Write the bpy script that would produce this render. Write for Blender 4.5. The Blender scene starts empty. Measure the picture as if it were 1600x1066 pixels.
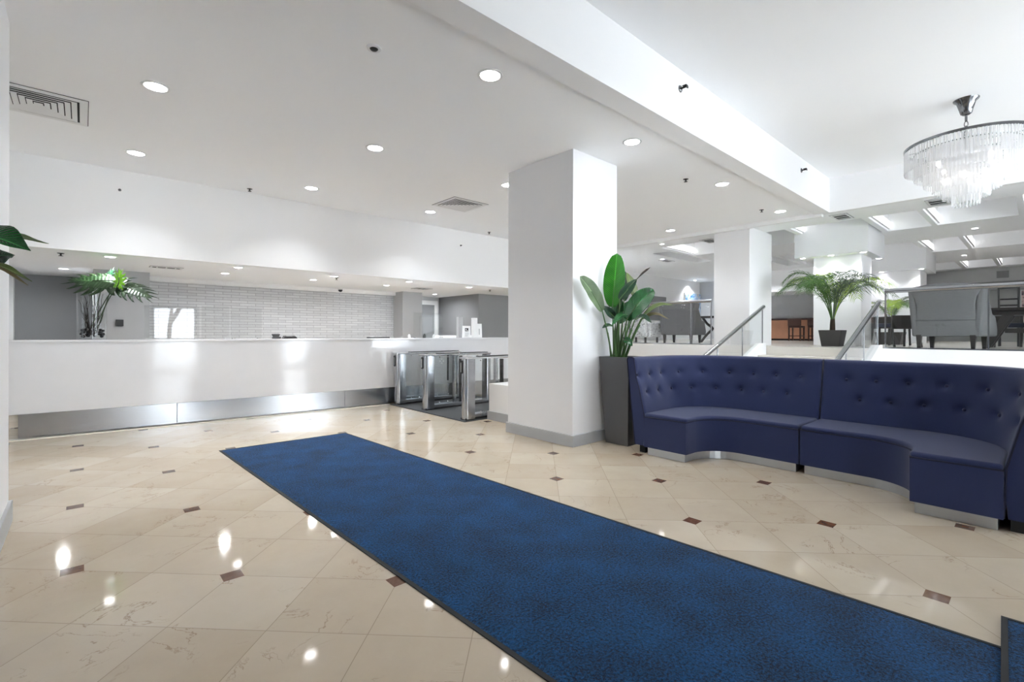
import bpy, bmesh, math, random
from mathutils import Vector, Matrix
PI = math.pi
sc = bpy.context.scene
C = sc.collection
rnd = random.Random(7)

# ------------------------------------------------------------------ camera
EYE = 1.32
FPX, YAW, HZ, ROLL = 745.0, 0.8385, 520.6, 0.0022
cam_d = bpy.data.cameras.new('camera')
cam = bpy.data.objects.new('camera', cam_d); C.objects.link(cam)
cam_d.sensor_width = 36.0
cam_d.lens = FPX / 1600 * 36.0
cam_d.shift_y = -(533 - HZ) / 1600
cam_d.clip_start = 0.05; cam_d.clip_end = 300
cam.matrix_world = Matrix.Translation((0, 0, EYE)) @ Matrix.Rotation(YAW - PI / 2, 4, 'Z') @ Matrix.Rotation(PI / 2, 4, 'X') @ Matrix.Rotation(ROLL, 4, 'Z')
sc.camera = cam

FW = (math.cos(YAW), math.sin(YAW)); RT = (math.sin(YAW), -math.cos(YAW))
def _ray(px, py):
    u0, v0 = px - 800, py - HZ
    c, s = math.cos(ROLL), math.sin(ROLL)
    u = (c * u0 + s * v0) / FPX; v = (-s * u0 + c * v0) / FPX
    return Vector((FW[0] + RT[0] * u, FW[1] + RT[1] * u, -v))
def dep(px, py, d):            # point of the photograph's ray at depth d metres
    return Vector((0, 0, EYE)) + _ray(px, py) * d

# ------------------------------------------------------------------ materials
def srgb(r, g, b):
    def f(c):
        c /= 255.0
        return c / 12.92 if c <= 0.04045 else ((c + 0.055) / 1.055) ** 2.4
    return (f(r), f(g), f(b), 1.0)
def new_mat(name):
    m = bpy.data.materials.new(name); m.use_nodes = True
    nt = m.node_tree
    return m, nt, nt.nodes['Principled BSDF']
def N(nt, t, **kw):
    n = nt.nodes.new(t)
    for k, v in kw.items():
        if k in n.inputs: n.inputs[k].default_value = v
        else: setattr(n, k, v)
    return n
def mat(name, col, rough=0.5, metal=0.0, var=0.0, scale=8.0, bump=0.0, bscale=200.0, coat=0.0, sheen=0.0, spec=0.5, stretch=None, emit=None, es=0.0):
    m, nt, p = new_mat(name)
    L = nt.links.new
    p.inputs['Base Color'].default_value = col
    p.inputs['Roughness'].default_value = rough
    p.inputs['Metallic'].default_value = metal
    p.inputs['Specular IOR Level'].default_value = spec
    p.inputs['Coat Weight'].default_value = coat
    p.inputs['Sheen Weight'].default_value = sheen
    tc = N(nt, 'ShaderNodeTexCoord')
    src = tc.outputs['Object']
    if stretch:
        mp = N(nt, 'ShaderNodeMapping'); mp.inputs['Scale'].default_value = stretch
        L(src, mp.inputs[0]); src = mp.outputs[0]
    no = N(nt, 'ShaderNodeTexNoise', Scale=scale, Detail=4.0); L(src, no.inputs['Vector'])
    mx = N(nt, 'ShaderNodeMix', data_type='RGBA')
    v = max(var, 0.01)
    mx.inputs[6].default_value = tuple(c * (1 - v) for c in col[:3]) + (1,)
    mx.inputs[7].default_value = tuple(min(1, c * (1 + v)) for c in col[:3]) + (1,)
    L(no.outputs['Fac'], mx.inputs[0]); L(mx.outputs[2], p.inputs['Base Color'])
    if bump:
        nb = N(nt, 'ShaderNodeTexNoise', Scale=bscale, Detail=3.0); L(src, nb.inputs['Vector'])
        b = N(nt, 'ShaderNodeBump', Strength=bump, Distance=0.004)
        L(nb.outputs['Fac'], b.inputs['Height']); L(b.outputs[0], p.inputs['Normal'])
    if emit:
        p.inputs['Emission Color'].default_value = emit
        p.inputs['Emission Strength'].default_value = es
    return m
def two_sided(nt, fr, ior):
    g = N(nt, 'ShaderNodeNewGeometry'); mr = N(nt, 'ShaderNodeMapRange')
    mr.inputs[3].default_value = ior; mr.inputs[4].default_value = 1 / ior
    nt.links.new(g.outputs['Backfacing'], mr.inputs[0]); nt.links.new(mr.outputs[0], fr.inputs['IOR'])
def glass_mat(name, tint=(0.97, 0.98, 0.98, 1), ior=1.45, rough=0.0, extra=0.0):
    m, nt, p = new_mat(name); nt.nodes.remove(p); L = nt.links.new
    out = nt.nodes['Material Output']
    tr = N(nt, 'ShaderNodeBsdfTransparent', Color=tint)
    gl = N(nt, 'ShaderNodeBsdfGlossy', Roughness=rough)
    fr = N(nt, 'ShaderNodeFresnel'); two_sided(nt, fr, ior)
    mx = N(nt, 'ShaderNodeMixShader')
    if extra:
        ad = N(nt, 'ShaderNodeMath', operation='ADD'); ad.inputs[1].default_value = extra; ad.use_clamp = True
        L(fr.outputs[0], ad.inputs[0]); L(ad.outputs[0], mx.inputs[0])
    else:
        L(fr.outputs[0], mx.inputs[0])
    L(tr.outputs[0], mx.inputs[1]); L(gl.outputs[0], mx.inputs[2]); L(mx.outputs[0], out.inputs[0])
    return m

WHITE = srgb(238, 238, 240)
M = {}
M['ceil'] = mat('ceiling_paint', srgb(247, 248, 250), 0.85, var=0.01, scale=1.5)
M['wall'] = mat('white_wall_paint', srgb(240, 240, 241), 0.75, var=0.012, scale=2.0, bump=0.05, bscale=300)
M['column'] = mat('column_paint', srgb(232, 232, 234), 0.7, var=0.012, scale=2.0, bump=0.05, bscale=300)
M['baseboard'] = mat('grey_baseboard_paint', srgb(172, 174, 177), 0.45, var=0.03)
M['greywall'] = mat('grey_wall_paint', srgb(180, 181, 183), 0.8, var=0.03, scale=3)
M['darkwall'] = mat('dark_grey_wall_paint', srgb(140, 141, 143), 0.55, var=0.04, scale=3)
M['lightgrey'] = mat('light_grey_paint', srgb(196, 197, 199), 0.75, var=0.02)
M['trimwhite'] = mat('white_trim_paint', srgb(238, 238, 238), 0.45, var=0.01)
M['quartz'] = mat('white_quartz', srgb(226, 226, 229), 0.09, var=0.03, scale=5, spec=0.6)
M['steel'] = mat('brushed_steel', srgb(176, 178, 182), 0.22, 1.0, var=0.10, scale=3.0, stretch=(1.5, 1.5, 60))
M['steel_h'] = mat('polished_steel', srgb(200, 201, 204), 0.2, 1.0, var=0.06, scale=4.0, stretch=(40, 40, 1))
M['chrome'] = mat('dark_nickel', srgb(120, 121, 124), 0.18, 1.0, var=0.05)
M['black'] = mat('black_plastic', srgb(22, 22, 24), 0.35, var=0.05)
M['blackmat'] = mat('black_rubber', srgb(30, 31, 34), 0.7, var=0.1, scale=60)
M['ribmat'] = mat('charcoal_matting', srgb(70, 72, 75), 0.8, var=0.12, scale=80, bump=0.3, bscale=300)
M['void'] = mat('dark_recess_tone', srgb(34, 34, 36), 0.8, var=0.1)  # dark tone painted as shade behind the vents; also the bar's kick
M['ventwhite'] = mat('white_enamel', srgb(228, 228, 229), 0.4, var=0.01)
M['lamp'] = mat('lit_lens', (1, 1, 1, 1), 0.4, emit=(1, 0.99, 0.98, 1), es=22.0)
M['strip'] = mat('lit_strip', (1, 1, 1, 1), 0.4, emit=(1, 0.99, 0.97, 1), es=1.3)
M['bulb'] = mat('lit_bulb', (1, 1, 1, 1), 0.4, emit=(1, 0.97, 0.92, 1), es=14.0)
M['glass'] = glass_mat('clear_glass')
M['vase'] = glass_mat('thin_clear_glass', tint=(0.99, 0.995, 0.995, 1), ior=1.3)
M['screen'] = glass_mat('clear_acrylic', tint=(0.95, 0.955, 0.955, 1), ior=1.52)
M['navy'] = mat('navy_wool', srgb(30, 42, 86), 0.8, var=0.22, scale=260, bump=0.35, bscale=420, sheen=0.2)
M['button'] = mat('navy_button_cloth', srgb(24, 31, 72), 0.75, var=0.15, scale=300, sheen=0.2)
M['piping'] = mat('dark_navy_piping', srgb(20, 24, 54), 0.75, var=0.1, scale=200)
M['plinth'] = mat('satin_aluminium', srgb(196, 198, 201), 0.38, 0.85, var=0.05, scale=3, stretch=(1, 1, 40))
M['planter'] = mat('graphite_metallic', srgb(92, 92, 94), 0.42, 0.35, var=0.05, scale=5)
M['pot'] = mat('charcoal_pot', srgb(66, 64, 63), 0.6, var=0.08, scale=8)
M['soil'] = mat('dark_soil', srgb(48, 40, 33), 0.9, var=0.3, scale=60, bump=0.6, bscale=90)
M['stem'] = mat('green_stem', srgb(66, 100, 50), 0.5, var=0.2, scale=14)
M['stem_dark'] = mat('dark_green_stem', srgb(52, 74, 44), 0.5, var=0.2, scale=14)
M['trunk'] = mat('palm_trunk', srgb(66, 54, 40), 0.85, var=0.3, scale=30, bump=0.6, bscale=60)
M['twig'] = mat('dark_twig', srgb(48, 40, 36), 0.8, var=0.2, scale=30)
M['wood'] = mat('espresso_wood', srgb(46, 42, 40), 0.4, var=0.2, scale=6, stretch=(8, 8, 1))
M['brownwood'] = mat('dark_walnut', srgb(66, 36, 26), 0.45, var=0.2, scale=6, stretch=(8, 8, 1))
M['copper'] = mat('copper_toned_panel', srgb(206, 150, 118), 0.5, 0.1, var=0.12, scale=4)
M['greyfab'] = mat('grey_weave', srgb(122, 122, 124), 0.85, var=0.28, scale=20, stretch=(1, 1, 14), bump=0.3, bscale=200)
M['darkfab'] = mat('charcoal_weave', srgb(98, 98, 101), 0.85, var=0.12, scale=60, bump=0.2)
M['navyseat'] = mat('navy_seat_fabric', srgb(40, 44, 66), 0.8, var=0.1, scale=60)
M['cream'] = mat('cream_cushion', srgb(222, 220, 214), 0.8, var=0.04, scale=20)
M['paper'] = mat('white_card', srgb(240, 240, 240), 0.5, var=0.01)
M['bottlegrey'] = mat('grey_plastic', srgb(180, 181, 183), 0.35, var=0.03)
M['marble'] = mat('pale_upper_floor', srgb(214, 210, 203), 0.25, var=0.04, scale=2)
M['paving'] = mat('outdoor_paving', srgb(206, 206, 206), 0.8, var=0.1, scale=3)
M['cream_strip'] = mat('cream_marble_strip', srgb(240, 234, 220), 0.2, var=0.03, scale=6)

def leaf_mat(name, c1, c2, rough=0.3, vein=26.0):
    m, nt, p = new_mat(name); L = nt.links.new
    uv = N(nt, 'ShaderNodeUVMap')
    sp = N(nt, 'ShaderNodeSeparateXYZ'); L(uv.outputs[0], sp.inputs[0])
    # side veins: stripes along the blade, slanted by the distance from the midrib
    ab = N(nt, 'ShaderNodeMath', operation='ABSOLUTE'); L(sp.outputs['X'], ab.inputs[0])
    ml = N(nt, 'ShaderNodeMath', operation='MULTIPLY'); ml.inputs[1].default_value = 0.14; L(ab.outputs[0], ml.inputs[0])
    sb = N(nt, 'ShaderNodeMath', operation='SUBTRACT'); L(sp.outputs['Y'], sb.inputs[0]); L(ml.outputs[0], sb.inputs[1])
    m2 = N(nt, 'ShaderNodeMath', operation='MULTIPLY'); m2.inputs[1].default_value = vein * 2 * PI; L(sb.outputs[0], m2.inputs[0])
    si = N(nt, 'ShaderNodeMath', operation='SINE'); L(m2.outputs[0], si.inputs[0])
    mr = N(nt, 'ShaderNodeMapRange'); L(si.outputs[0], mr.inputs[0]); mr.inputs[1].default_value = -1
    rib = N(nt, 'ShaderNodeMath', operation='LESS_THAN'); rib.inputs[1].default_value = 0.05; L(ab.outputs[0], rib.inputs[0])
    tc = N(nt, 'ShaderNodeTexCoord'); no = N(nt, 'ShaderNodeTexNoise', Scale=7.0, Detail=2.0); L(tc.outputs['Object'], no.inputs['Vector'])
    a = N(nt, 'ShaderNodeMath', operation='MULTIPLY_ADD'); L(mr.outputs[0], a.inputs[0]); a.inputs[1].default_value = 0.35; L(no.outputs['Fac'], a.inputs[2])
    ad = N(nt, 'ShaderNodeMath', operation='SUBTRACT'); ad.inputs[1].default_value = 0.2; ad.use_clamp = True; L(a.outputs[0], ad.inputs[0])
    mx = N(nt, 'ShaderNodeMix', data_type='RGBA'); mx.inputs[6].default_value = c1; mx.inputs[7].default_value = c2; L(ad.outputs[0], mx.inputs[0])
    mx2 = N(nt, 'ShaderNodeMix', data_type='RGBA'); L(rib.outputs[0], mx2.inputs[0]); L(mx.outputs[2], mx2.inputs[6])
    mx2.inputs[7].default_value = tuple(min(1, c * 1.5 + 0.02) for c in c2[:3]) + (1,)
    L(mx2.outputs[2], p.inputs['Base Color'])
    p.inputs['Roughness'].default_value = rough
    b = N(nt, 'ShaderNodeBump', Strength=0.4, Distance=0.004); L(si.outputs[0], b.inputs['Height']); L(b.outputs[0], p.inputs['Normal'])
    return m
M['leaf'] = leaf_mat('glossy_green_leaf', srgb(10, 56, 22), srgb(34, 106, 48), 0.24)
M['leaf_bright'] = leaf_mat('bright_green_leaf', srgb(16, 84, 10), srgb(52, 138, 26), 0.22)
M['leaf_dark'] = leaf_mat('dark_green_leaf', srgb(10, 36, 22), srgb(30, 72, 44), 0.24)
M['leaf_olive'] = leaf_mat('olive_leaf', srgb(46, 70, 26), srgb(112, 132, 64), 0.35)
M['leaf_pale'] = leaf_mat('pale_backed_leaf', srgb(40, 66, 36), srgb(124, 146, 108), 0.35)
M['leaf_brown'] = leaf_mat('browning_leaf', srgb(70, 62, 34), srgb(124, 110, 62), 0.45)
M['monstera'] = leaf_mat('monstera_leaf', srgb(14, 34, 16), srgb(44, 74, 36), 0.42, 14)
M['lime'] = leaf_mat('lime_leaf', srgb(96, 172, 24), srgb(156, 222, 60), 0.35, 10)
M['palm'] = mat('palm_green', srgb(66, 104, 40), 0.45, var=0.35, scale=10)
M['palm_yellow'] = mat('palm_yellow_green', srgb(150, 182, 50), 0.45, var=0.25, scale=10)
M['palm_grey'] = mat('palm_grey_green', srgb(82, 98, 74), 0.45, var=0.3, scale=10)

# ---- floor: diagonal cream marble tiles with small brown square insets
def floor_mat():
    m, nt, p = new_mat('diagonal_marble_tiles'); L = nt.links.new
    T = 0.4577; X0, Y0 = -0.0440, 3.5890; S = 0.049
    def mth(op, a, b=None, c=None):
        n = N(nt, 'ShaderNodeMath', operation=op)
        for i, v in enumerate((a, b, c)):
            if v is None: continue
            if isinstance(v, (int, float)): n.inputs[i].default_value = v
            else: L(v, n.inputs[i])
        return n.outputs[0]
    g = N(nt, 'ShaderNodeNewGeometry'); sp = N(nt, 'ShaderNodeSeparateXYZ'); L(g.outputs['Position'], sp.inputs[0])
    x = mth('SUBTRACT', sp.outputs[0], X0); y = mth('SUBTRACT', sp.outputs[1], Y0)
    r2 = 1 / math.sqrt(2)
    u = mth('MULTIPLY', mth('ADD', x, y), r2 / T); v = mth('MULTIPLY', mth('SUBTRACT', x, y), r2 / T)
    iu = mth('FLOOR', u); iv = mth('FLOOR', v)
    du = mth('ABSOLUTE', mth('SUBTRACT', u, mth('ROUND', u))); dv = mth('ABSOLUTE', mth('SUBTRACT', v, mth('ROUND', v)))
    grout = mth('LESS_THAN', mth('MINIMUM', du, dv), 0.0036)
    du2 = mth('SUBTRACT', u, mth('MULTIPLY', mth('ROUND', mth('MULTIPLY', u, .5)), 2.0))
    dv2 = mth('SUBTRACT', v, mth('MULTIPLY', mth('ROUND', mth('MULTIPLY', v, .5)), 2.0))
    dx = mth('ABSOLUTE', mth('MULTIPLY', mth('ADD', du2, dv2), T * r2)); dy = mth('ABSOLUTE', mth('MULTIPLY', mth('SUBTRACT', du2, dv2), T * r2))
    inset = mth('LESS_THAN', mth('MAXIMUM', dx, dy), S)
    cell = N(nt, 'ShaderNodeCombineXYZ'); L(iu, cell.inputs[0]); L(iv, cell.inputs[1])
    wn = N(nt, 'ShaderNodeTexWhiteNoise', noise_dimensions='3D'); L(cell.outputs[0], wn.inputs['Vector'])
    # marble body: soft clouds shifted per tile, thin veins from a distorted noise
    off = N(nt, 'ShaderNodeVectorMath', operation='SCALE'); off.inputs['Scale'].default_value = 9.0; L(wn.outputs['Color'], off.inputs[0])
    pos = N(nt, 'ShaderNodeVectorMath', operation='ADD'); L(g.outputs['Position'], pos.inputs[0]); L(off.outputs[0], pos.inputs[1])
    cl = N(nt, 'ShaderNodeTexNoise', Scale=2.6, Detail=5.0, Roughness=0.6); L(pos.outputs[0], cl.inputs['Vector'])
    ve = N(nt, 'ShaderNodeTexNoise', Scale=2.1, Detail=6.0, Roughness=0.62, Distortion=1.2); L(pos.outputs[0], ve.inputs['Vector'])
    vl = mth('ABSOLUTE', mth('SUBTRACT', ve.outputs['Fac'], 0.5))
    veins = N(nt, 'ShaderNodeMapRange'); L(vl, veins.inputs[0]); veins.inputs[1].default_value = 0.0; veins.inputs[2].default_value = 0.009
    veins.inputs[3].default_value = 1.0; veins.inputs[4].default_value = 0.0
    pn = N(nt, 'ShaderNodeTexNoise', Scale=3.0, Detail=2.0); L(pos.outputs[0], pn.inputs['Vector'])
    patch = N(nt, 'ShaderNodeMapRange'); L(pn.outputs['Fac'], patch.inputs[0]); patch.inputs[1].default_value = 0.5; patch.inputs[2].default_value = 0.64
    vein = mth('MULTIPLY', mth('MULTIPLY', veins.outputs[0], patch.outputs[0]), 0.75)
    tone = mth('ADD', mth('MULTIPLY', cl.outputs['Fac'], 0.7), mth('MULTIPLY', wn.outputs['Value'], 0.36))
    ramp = N(nt, 'ShaderNodeValToRGB'); L(tone, ramp.inputs[0])
    e = ramp.color_ramp.elements
    e[0].position = 0.15; e[0].color = srgb(186, 169, 147); e[1].position = 0.9; e[1].color = srgb(206, 194, 176)
    mv = N(nt, 'ShaderNodeMix', data_type='RGBA'); L(vein, mv.inputs[0]); L(ramp.outputs[0], mv.inputs[6]); mv.inputs[7].default_value = srgb(140, 112, 88)
    mg = N(nt, 'ShaderNodeMix', data_type='RGBA'); L(mth('MULTIPLY', grout, 0.6), mg.inputs[0]); L(mv.outputs[2], mg.inputs[6]); mg.inputs[7].default_value = srgb(130, 112, 94)
    bw = N(nt, 'ShaderNodeTexNoise', Scale=14.0, Detail=4.0, Distortion=2.0); L(g.outputs['Position'], bw.inputs['Vector'])
    br = N(nt, 'ShaderNodeMix', data_type='RGBA'); L(bw.outputs['Fac'], br.inputs[0]); br.inputs[6].default_value = srgb(66, 42, 28); br.inputs[7].default_value = srgb(134, 92, 70)
    mi = N(nt, 'ShaderNodeMix', data_type='RGBA'); L(inset, mi.inputs[0]); L(mg.outputs[2], mi.inputs[6]); L(br.outputs[2], mi.inputs[7])
    L(mi.outputs[2], p.inputs['Base Color'])
    p.inputs['Roughness'].default_value = 0.06
    p.inputs['Specular IOR Level'].default_value = 0.45
    return m
M['floor'] = floor_mat()
def carpet_mat():
    m, nt, p = new_mat('blue_carpet_pile'); L = nt.links.new
    tc = N(nt, 'ShaderNodeTexCoord')
    a = N(nt, 'ShaderNodeTexNoise', Scale=80.0, Detail=4.0, Roughness=0.8); L(tc.outputs['Object'], a.inputs['Vector'])
    b = N(nt, 'ShaderNodeTexNoise', Scale=3.5, Detail=4.0); L(tc.outputs['Object'], b.inputs['Vector'])
    s = N(nt, 'ShaderNodeMath', operation='MULTIPLY_ADD'); L(b.outputs['Fac'], s.inputs[0]); s.inputs[1].default_value = 0.26; L(a.outputs['Fac'], s.inputs[2])
    r = N(nt, 'ShaderNodeValToRGB'); L(s.outputs[0], r.inputs[0])
    e = r.color_ramp.elements
    e[0].position = 0.52; e[0].color = srgb(0, 16, 40); e[1].position = 0.78; e[1].color = srgb(8, 82, 138)
    L(r.outputs[0], p.inputs['Base Color']); p.inputs['Roughness'].default_value = 0.95
    p.inputs['Sheen Weight'].default_value = 0.1; p.inputs['Specular IOR Level'].default_value = 0.15
    bm_ = N(nt, 'ShaderNodeBump', Strength=0.9, Distance=0.008); L(a.outputs['Fac'], bm_.inputs['Height']); L(bm_.outputs[0], p.inputs['Normal'])
    return m
M['carpet'] = carpet_mat()
def brick_mat():
    m, nt, p = new_mat('pale_split_stone'); L = nt.links.new
    tc = N(nt, 'ShaderNodeTexCoord'); mp = N(nt, 'ShaderNodeMapping'); mp.inputs['Rotation'].default_value = (PI / 2, 0, 0)
    L(tc.outputs['Object'], mp.inputs[0])
    b = N(nt, 'ShaderNodeTexBrick', Scale=1.0)
    b.inputs['Color1'].default_value = srgb(216, 217, 219); b.inputs['Color2'].default_value = srgb(202, 203, 206); b.inputs['Mortar'].default_value = srgb(172, 173, 176)
    b.inputs['Brick Width'].default_value = 0.30; b.inputs['Row Height'].default_value = 0.055; b.inputs['Mortar Size'].default_value = 0.005
    L(mp.outputs[0], b.inputs['Vector'])
    L(b.outputs['Color'], p.inputs['Base Color']); p.inputs['Roughness'].default_value = 0.8
    no = N(nt, 'ShaderNodeTexNoise', Scale=14.0, Detail=3.0); L(tc.outputs['Object'], no.inputs['Vector'])
    s = N(nt, 'ShaderNodeMath', operation='SUBTRACT'); L(no.outputs['Fac'], s.inputs[0]); L(b.outputs['Fac'], s.inputs[1])
    bp = N(nt, 'ShaderNodeBump', Strength=0.7, Distance=0.02); L(s.outputs[0], bp.inputs['Height']); L(bp.outputs[0], p.inputs['Normal'])
    return m
M['brick'] = brick_mat()
def art_mat(name, cols, scale):
    m, nt, p = new_mat(name); L = nt.links.new
    tc = N(nt, 'ShaderNodeTexCoord')
    no = N(nt, 'ShaderNodeTexNoise', Scale=scale, Detail=3.0, Distortion=1.5); L(tc.outputs['Object'], no.inputs['Vector'])
    r = N(nt, 'ShaderNodeValToRGB'); L(no.outputs['Fac'], r.inputs[0])
    els = r.color_ramp.elements
    while len(els) < len(cols): els.new(0.5)
    for i, c in enumerate(cols):
        els[i].position = 0.3 + 0.4 * i / (len(cols) - 1); els[i].color = c
    L(r.outputs[0], p.inputs['Base Color']); p.inputs['Roughness'].default_value = 0.6
    return m
M['art_blue'] = art_mat('blue_abstract_paint', [srgb(40, 60, 100), srgb(100, 150, 205), srgb(205, 222, 236), srgb(214, 190, 178)], 3.0)
M['art_pink'] = art_mat('pink_abstract_paint', [srgb(50, 46, 78), srgb(222, 190, 188), srgb(238, 224, 218), srgb(226, 206, 196)], 4.5)
M['pattern'] = art_mat('grey_pattern_fabric', [srgb(120, 120, 124), srgb(225, 225, 226), srgb(205, 205, 208), srgb(150, 150, 153)], 9.0)

# ------------------------------------------------------------------ mesh building
class MB:
    def __init__(s): s.v = []; s.f = []; s.uv = None
    def add(s, vs, fs):
        b = len(s.v); s.v.extend(Vector(v) for v in vs); s.f.extend(tuple(b + i for i in f) for f in fs); return s
    def box(s, x0, x1, y0, y1, z0, z1):
        return s.add([(x0, y0, z0), (x1, y0, z0), (x1, y1, z0), (x0, y1, z0), (x0, y0, z1), (x1, y0, z1), (x1, y1, z1), (x0, y1, z1)],
                     [(0, 3, 2, 1), (4, 5, 6, 7), (0, 1, 5, 4), (1, 2, 6, 5), (2, 3, 7, 6), (3, 0, 4, 7)])
    def hexa(s, b, t):      # two quads of points, bottom and top
        return s.add(list(b) + list(t), [(0, 3, 2, 1), (4, 5, 6, 7), (0, 1, 5, 4), (1, 2, 6, 5), (2, 3, 7, 6), (3, 0, 4, 7)])
    def prism(s, pts, z0, z1):
        n = len(pts)
        a = sum(pts[i][0] * pts[(i + 1) % n][1] - pts[(i + 1) % n][0] * pts[i][1] for i in range(n))
        if a < 0: pts = list(reversed(pts))
        return s.add([(x, y, z0) for x, y in pts] + [(x, y, z1) for x, y in pts],
                     [tuple(reversed(range(n))), tuple(range(n, 2 * n))] + [(i, (i + 1) % n, n + (i + 1) % n, n + i) for i in range(n)])
    def extr(s, pts, axis, a, b):   # polygon of (p, q) extruded along axis 0 (X) or 1 (Y): (p, q) = the other horizontal axis, Z
        n = len(pts)
        mk = (lambda t, p, q: (t, p, q)) if axis == 0 else (lambda t, p, q: (p, t, q))
        ar = sum(pts[i][0] * pts[(i + 1) % n][1] - pts[(i + 1) % n][0] * pts[i][1] for i in range(n))
        if (ar < 0) == (axis == 0): pts = list(reversed(pts))
        return s.add([mk(a, p, q) for p, q in pts] + [mk(b, p, q) for p, q in pts],
                     [tuple(reversed(range(n))), tuple(range(n, 2 * n))] + [(i, (i + 1) % n, n + (i + 1) % n, n + i) for i in range(n)])
    def tube(s, path, r, n=8, cap=True):
        path = [Vector(p) for p in path]; m = len(path)
        rs = r if isinstance(r, (list, tuple)) else [r] * m
        t0 = (path[1] - path[0]).normalized()
        up = Vector((0, 0, 1)) if abs(t0.z) < 0.9 else Vector((1, 0, 0))
        a = t0.cross(up).normalized(); vs = []
        for i, p in enumerate(path):
            t = (path[min(i + 1, m - 1)] - path[max(i - 1, 0)])
            if t.length < 1e-9: t = t0
            t = t.normalized()
            a = (a - t * a.dot(t)).normalized(); b = t.cross(a)
            vs += [p + (a * math.cos(2 * PI * k / n) + b * math.sin(2 * PI * k / n)) * rs[i] for k in range(n)]
        fs = [(i * n + k, i * n + (k + 1) % n, (i + 1) * n + (k + 1) % n, (i + 1) * n + k) for i in range(m - 1) for k in range(n)]
        if cap: fs += [tuple(reversed(range(n))), tuple(range((m - 1) * n, m * n))]
        return s.add(vs, fs)
    def cyl(s, x, y, z0, z1, r, n=24, r1=None):
        return s.lathe([(0, z0), (r, z0), (r if r1 is None else r1, z1), (0, z1)], x, y, n)
    def lathe(s, prof, x=0, y=0, n=24):
        vs, fs = [], []; m = len(prof)
        for r, z in prof:
            vs += [(x + max(r, 1e-5) * math.cos(2 * PI * k / n), y + max(r, 1e-5) * math.sin(2 * PI * k / n), z) for k in range(n)]
        for i in range(m - 1):
            fs += [(i * n + k, i * n + (k + 1) % n, (i + 1) * n + (k + 1) % n, (i + 1) * n + k) for k in range(n)]
        return s.add(vs, fs)
    def ball(s, c, r, n=10, m=6, sc_=(1, 1, 1)):
        c = Vector(c)
        vs, fs = [], []
        for i in range(m + 1):
            th = PI * i / m
            for k in range(n):
                ph = 2 * PI * k / n
                vs.append((c.x + r * sc_[0] * max(math.sin(th), 1e-3) * math.cos(ph), c.y + r * sc_[1] * max(math.sin(th), 1e-3) * math.sin(ph), c.z - r * sc_[2] * math.cos(th)))
        for i in range(m):
            fs += [(i * n + k, i * n + (k + 1) % n, (i + 1) * n + (k + 1) % n, (i + 1) * n + k) for k in range(n)]
        return s.add(vs, fs)
    def grid(s, pts, closed=False):   # rows of points
        m, n = len(pts), len(pts[0])
        vs = [p for row in pts for p in row]
        fs = [(i * n + k, i * n + (k + 1) % n, (i + 1) * n + (k + 1) % n, (i + 1) * n + k) for i in range(m - 1) for k in range(n if closed else n - 1)]
        return s.add(vs, fs)

def root_of(o):
    while o.parent: o = o.parent
    return o
def obj(name, mb, material, parent=None, smooth=False, bevel=0.0, solid=0.0, seg=2, loc=None, label=None):
    off = Vector((0, 0, 0))
    if parent is not None: off = root_of(parent).location
    elif loc is not None: off = Vector(loc)
    me = bpy.data.meshes.new(name)
    me.from_pydata([tuple(v - off) for v in mb.v], [], mb.f)
    if mb.uv:
        ul = me.uv_layers.new(name='UVMap')
        for lp in me.loops: ul.data[lp.index].uv = mb.uv[lp.vertex_index]
    me.materials.append(material)
    bm = bmesh.new(); bm.from_mesh(me); bmesh.ops.recalc_face_normals(bm, faces=bm.faces); bm.to_mesh(me); bm.free()
    if smooth:
        for p in me.polygons: p.use_smooth = True
        me.set_sharp_from_angle(angle=math.radians(50))
    o = bpy.data.objects.new(name, me); C.objects.link(o)
    if parent is not None: o.parent = parent
    elif loc is not None: o.location = loc
    if solid:
        md = o.modifiers.new('thick', 'SOLIDIFY'); md.thickness = solid; md.offset = 0
    if bevel:
        md = o.modifiers.new('edge', 'BEVEL'); md.width = bevel; md.segments = seg; md.limit_method = 'ANGLE'; md.angle_limit = math.radians(40)
    if label: o['label'] = label
    return o
def thing(name, label, cat, loc, group=None):
    o = bpy.data.objects.new(name, None); C.objects.link(o); o.location = loc
    o.empty_display_size = 0.05
    o['label'] = label; o['category'] = cat
    if group: o['group'] = group
    return o
def tag(o, label, cat, group=None, kind=None):
    o['label'] = label; o['category'] = cat
    if group: o['group'] = group
    if kind: o['kind'] = kind
    return o
def struct(name, mb, material, bevel=0.0, smooth=False, label=None, cat=None):
    o = obj(name, mb, material, None, smooth, bevel); o['kind'] = 'structure'
    if label: o['label'] = label
    if cat: o['category'] = cat
    return o
def dup(root, loc, label=None, rotz=None, group=None):
    r = root.copy(); C.objects.link(r); r.location = loc
    if rotz is not None: r.rotation_euler = (0, 0, rotz)
    if label: r['label'] = label
    if group: r['group'] = group
    for ch in list(root.children):
        c = ch.copy(); C.objects.link(c); c.parent = r
        for g in list(ch.children):
            d = g.copy(); C.objects.link(d); d.parent = c
    return r

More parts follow.
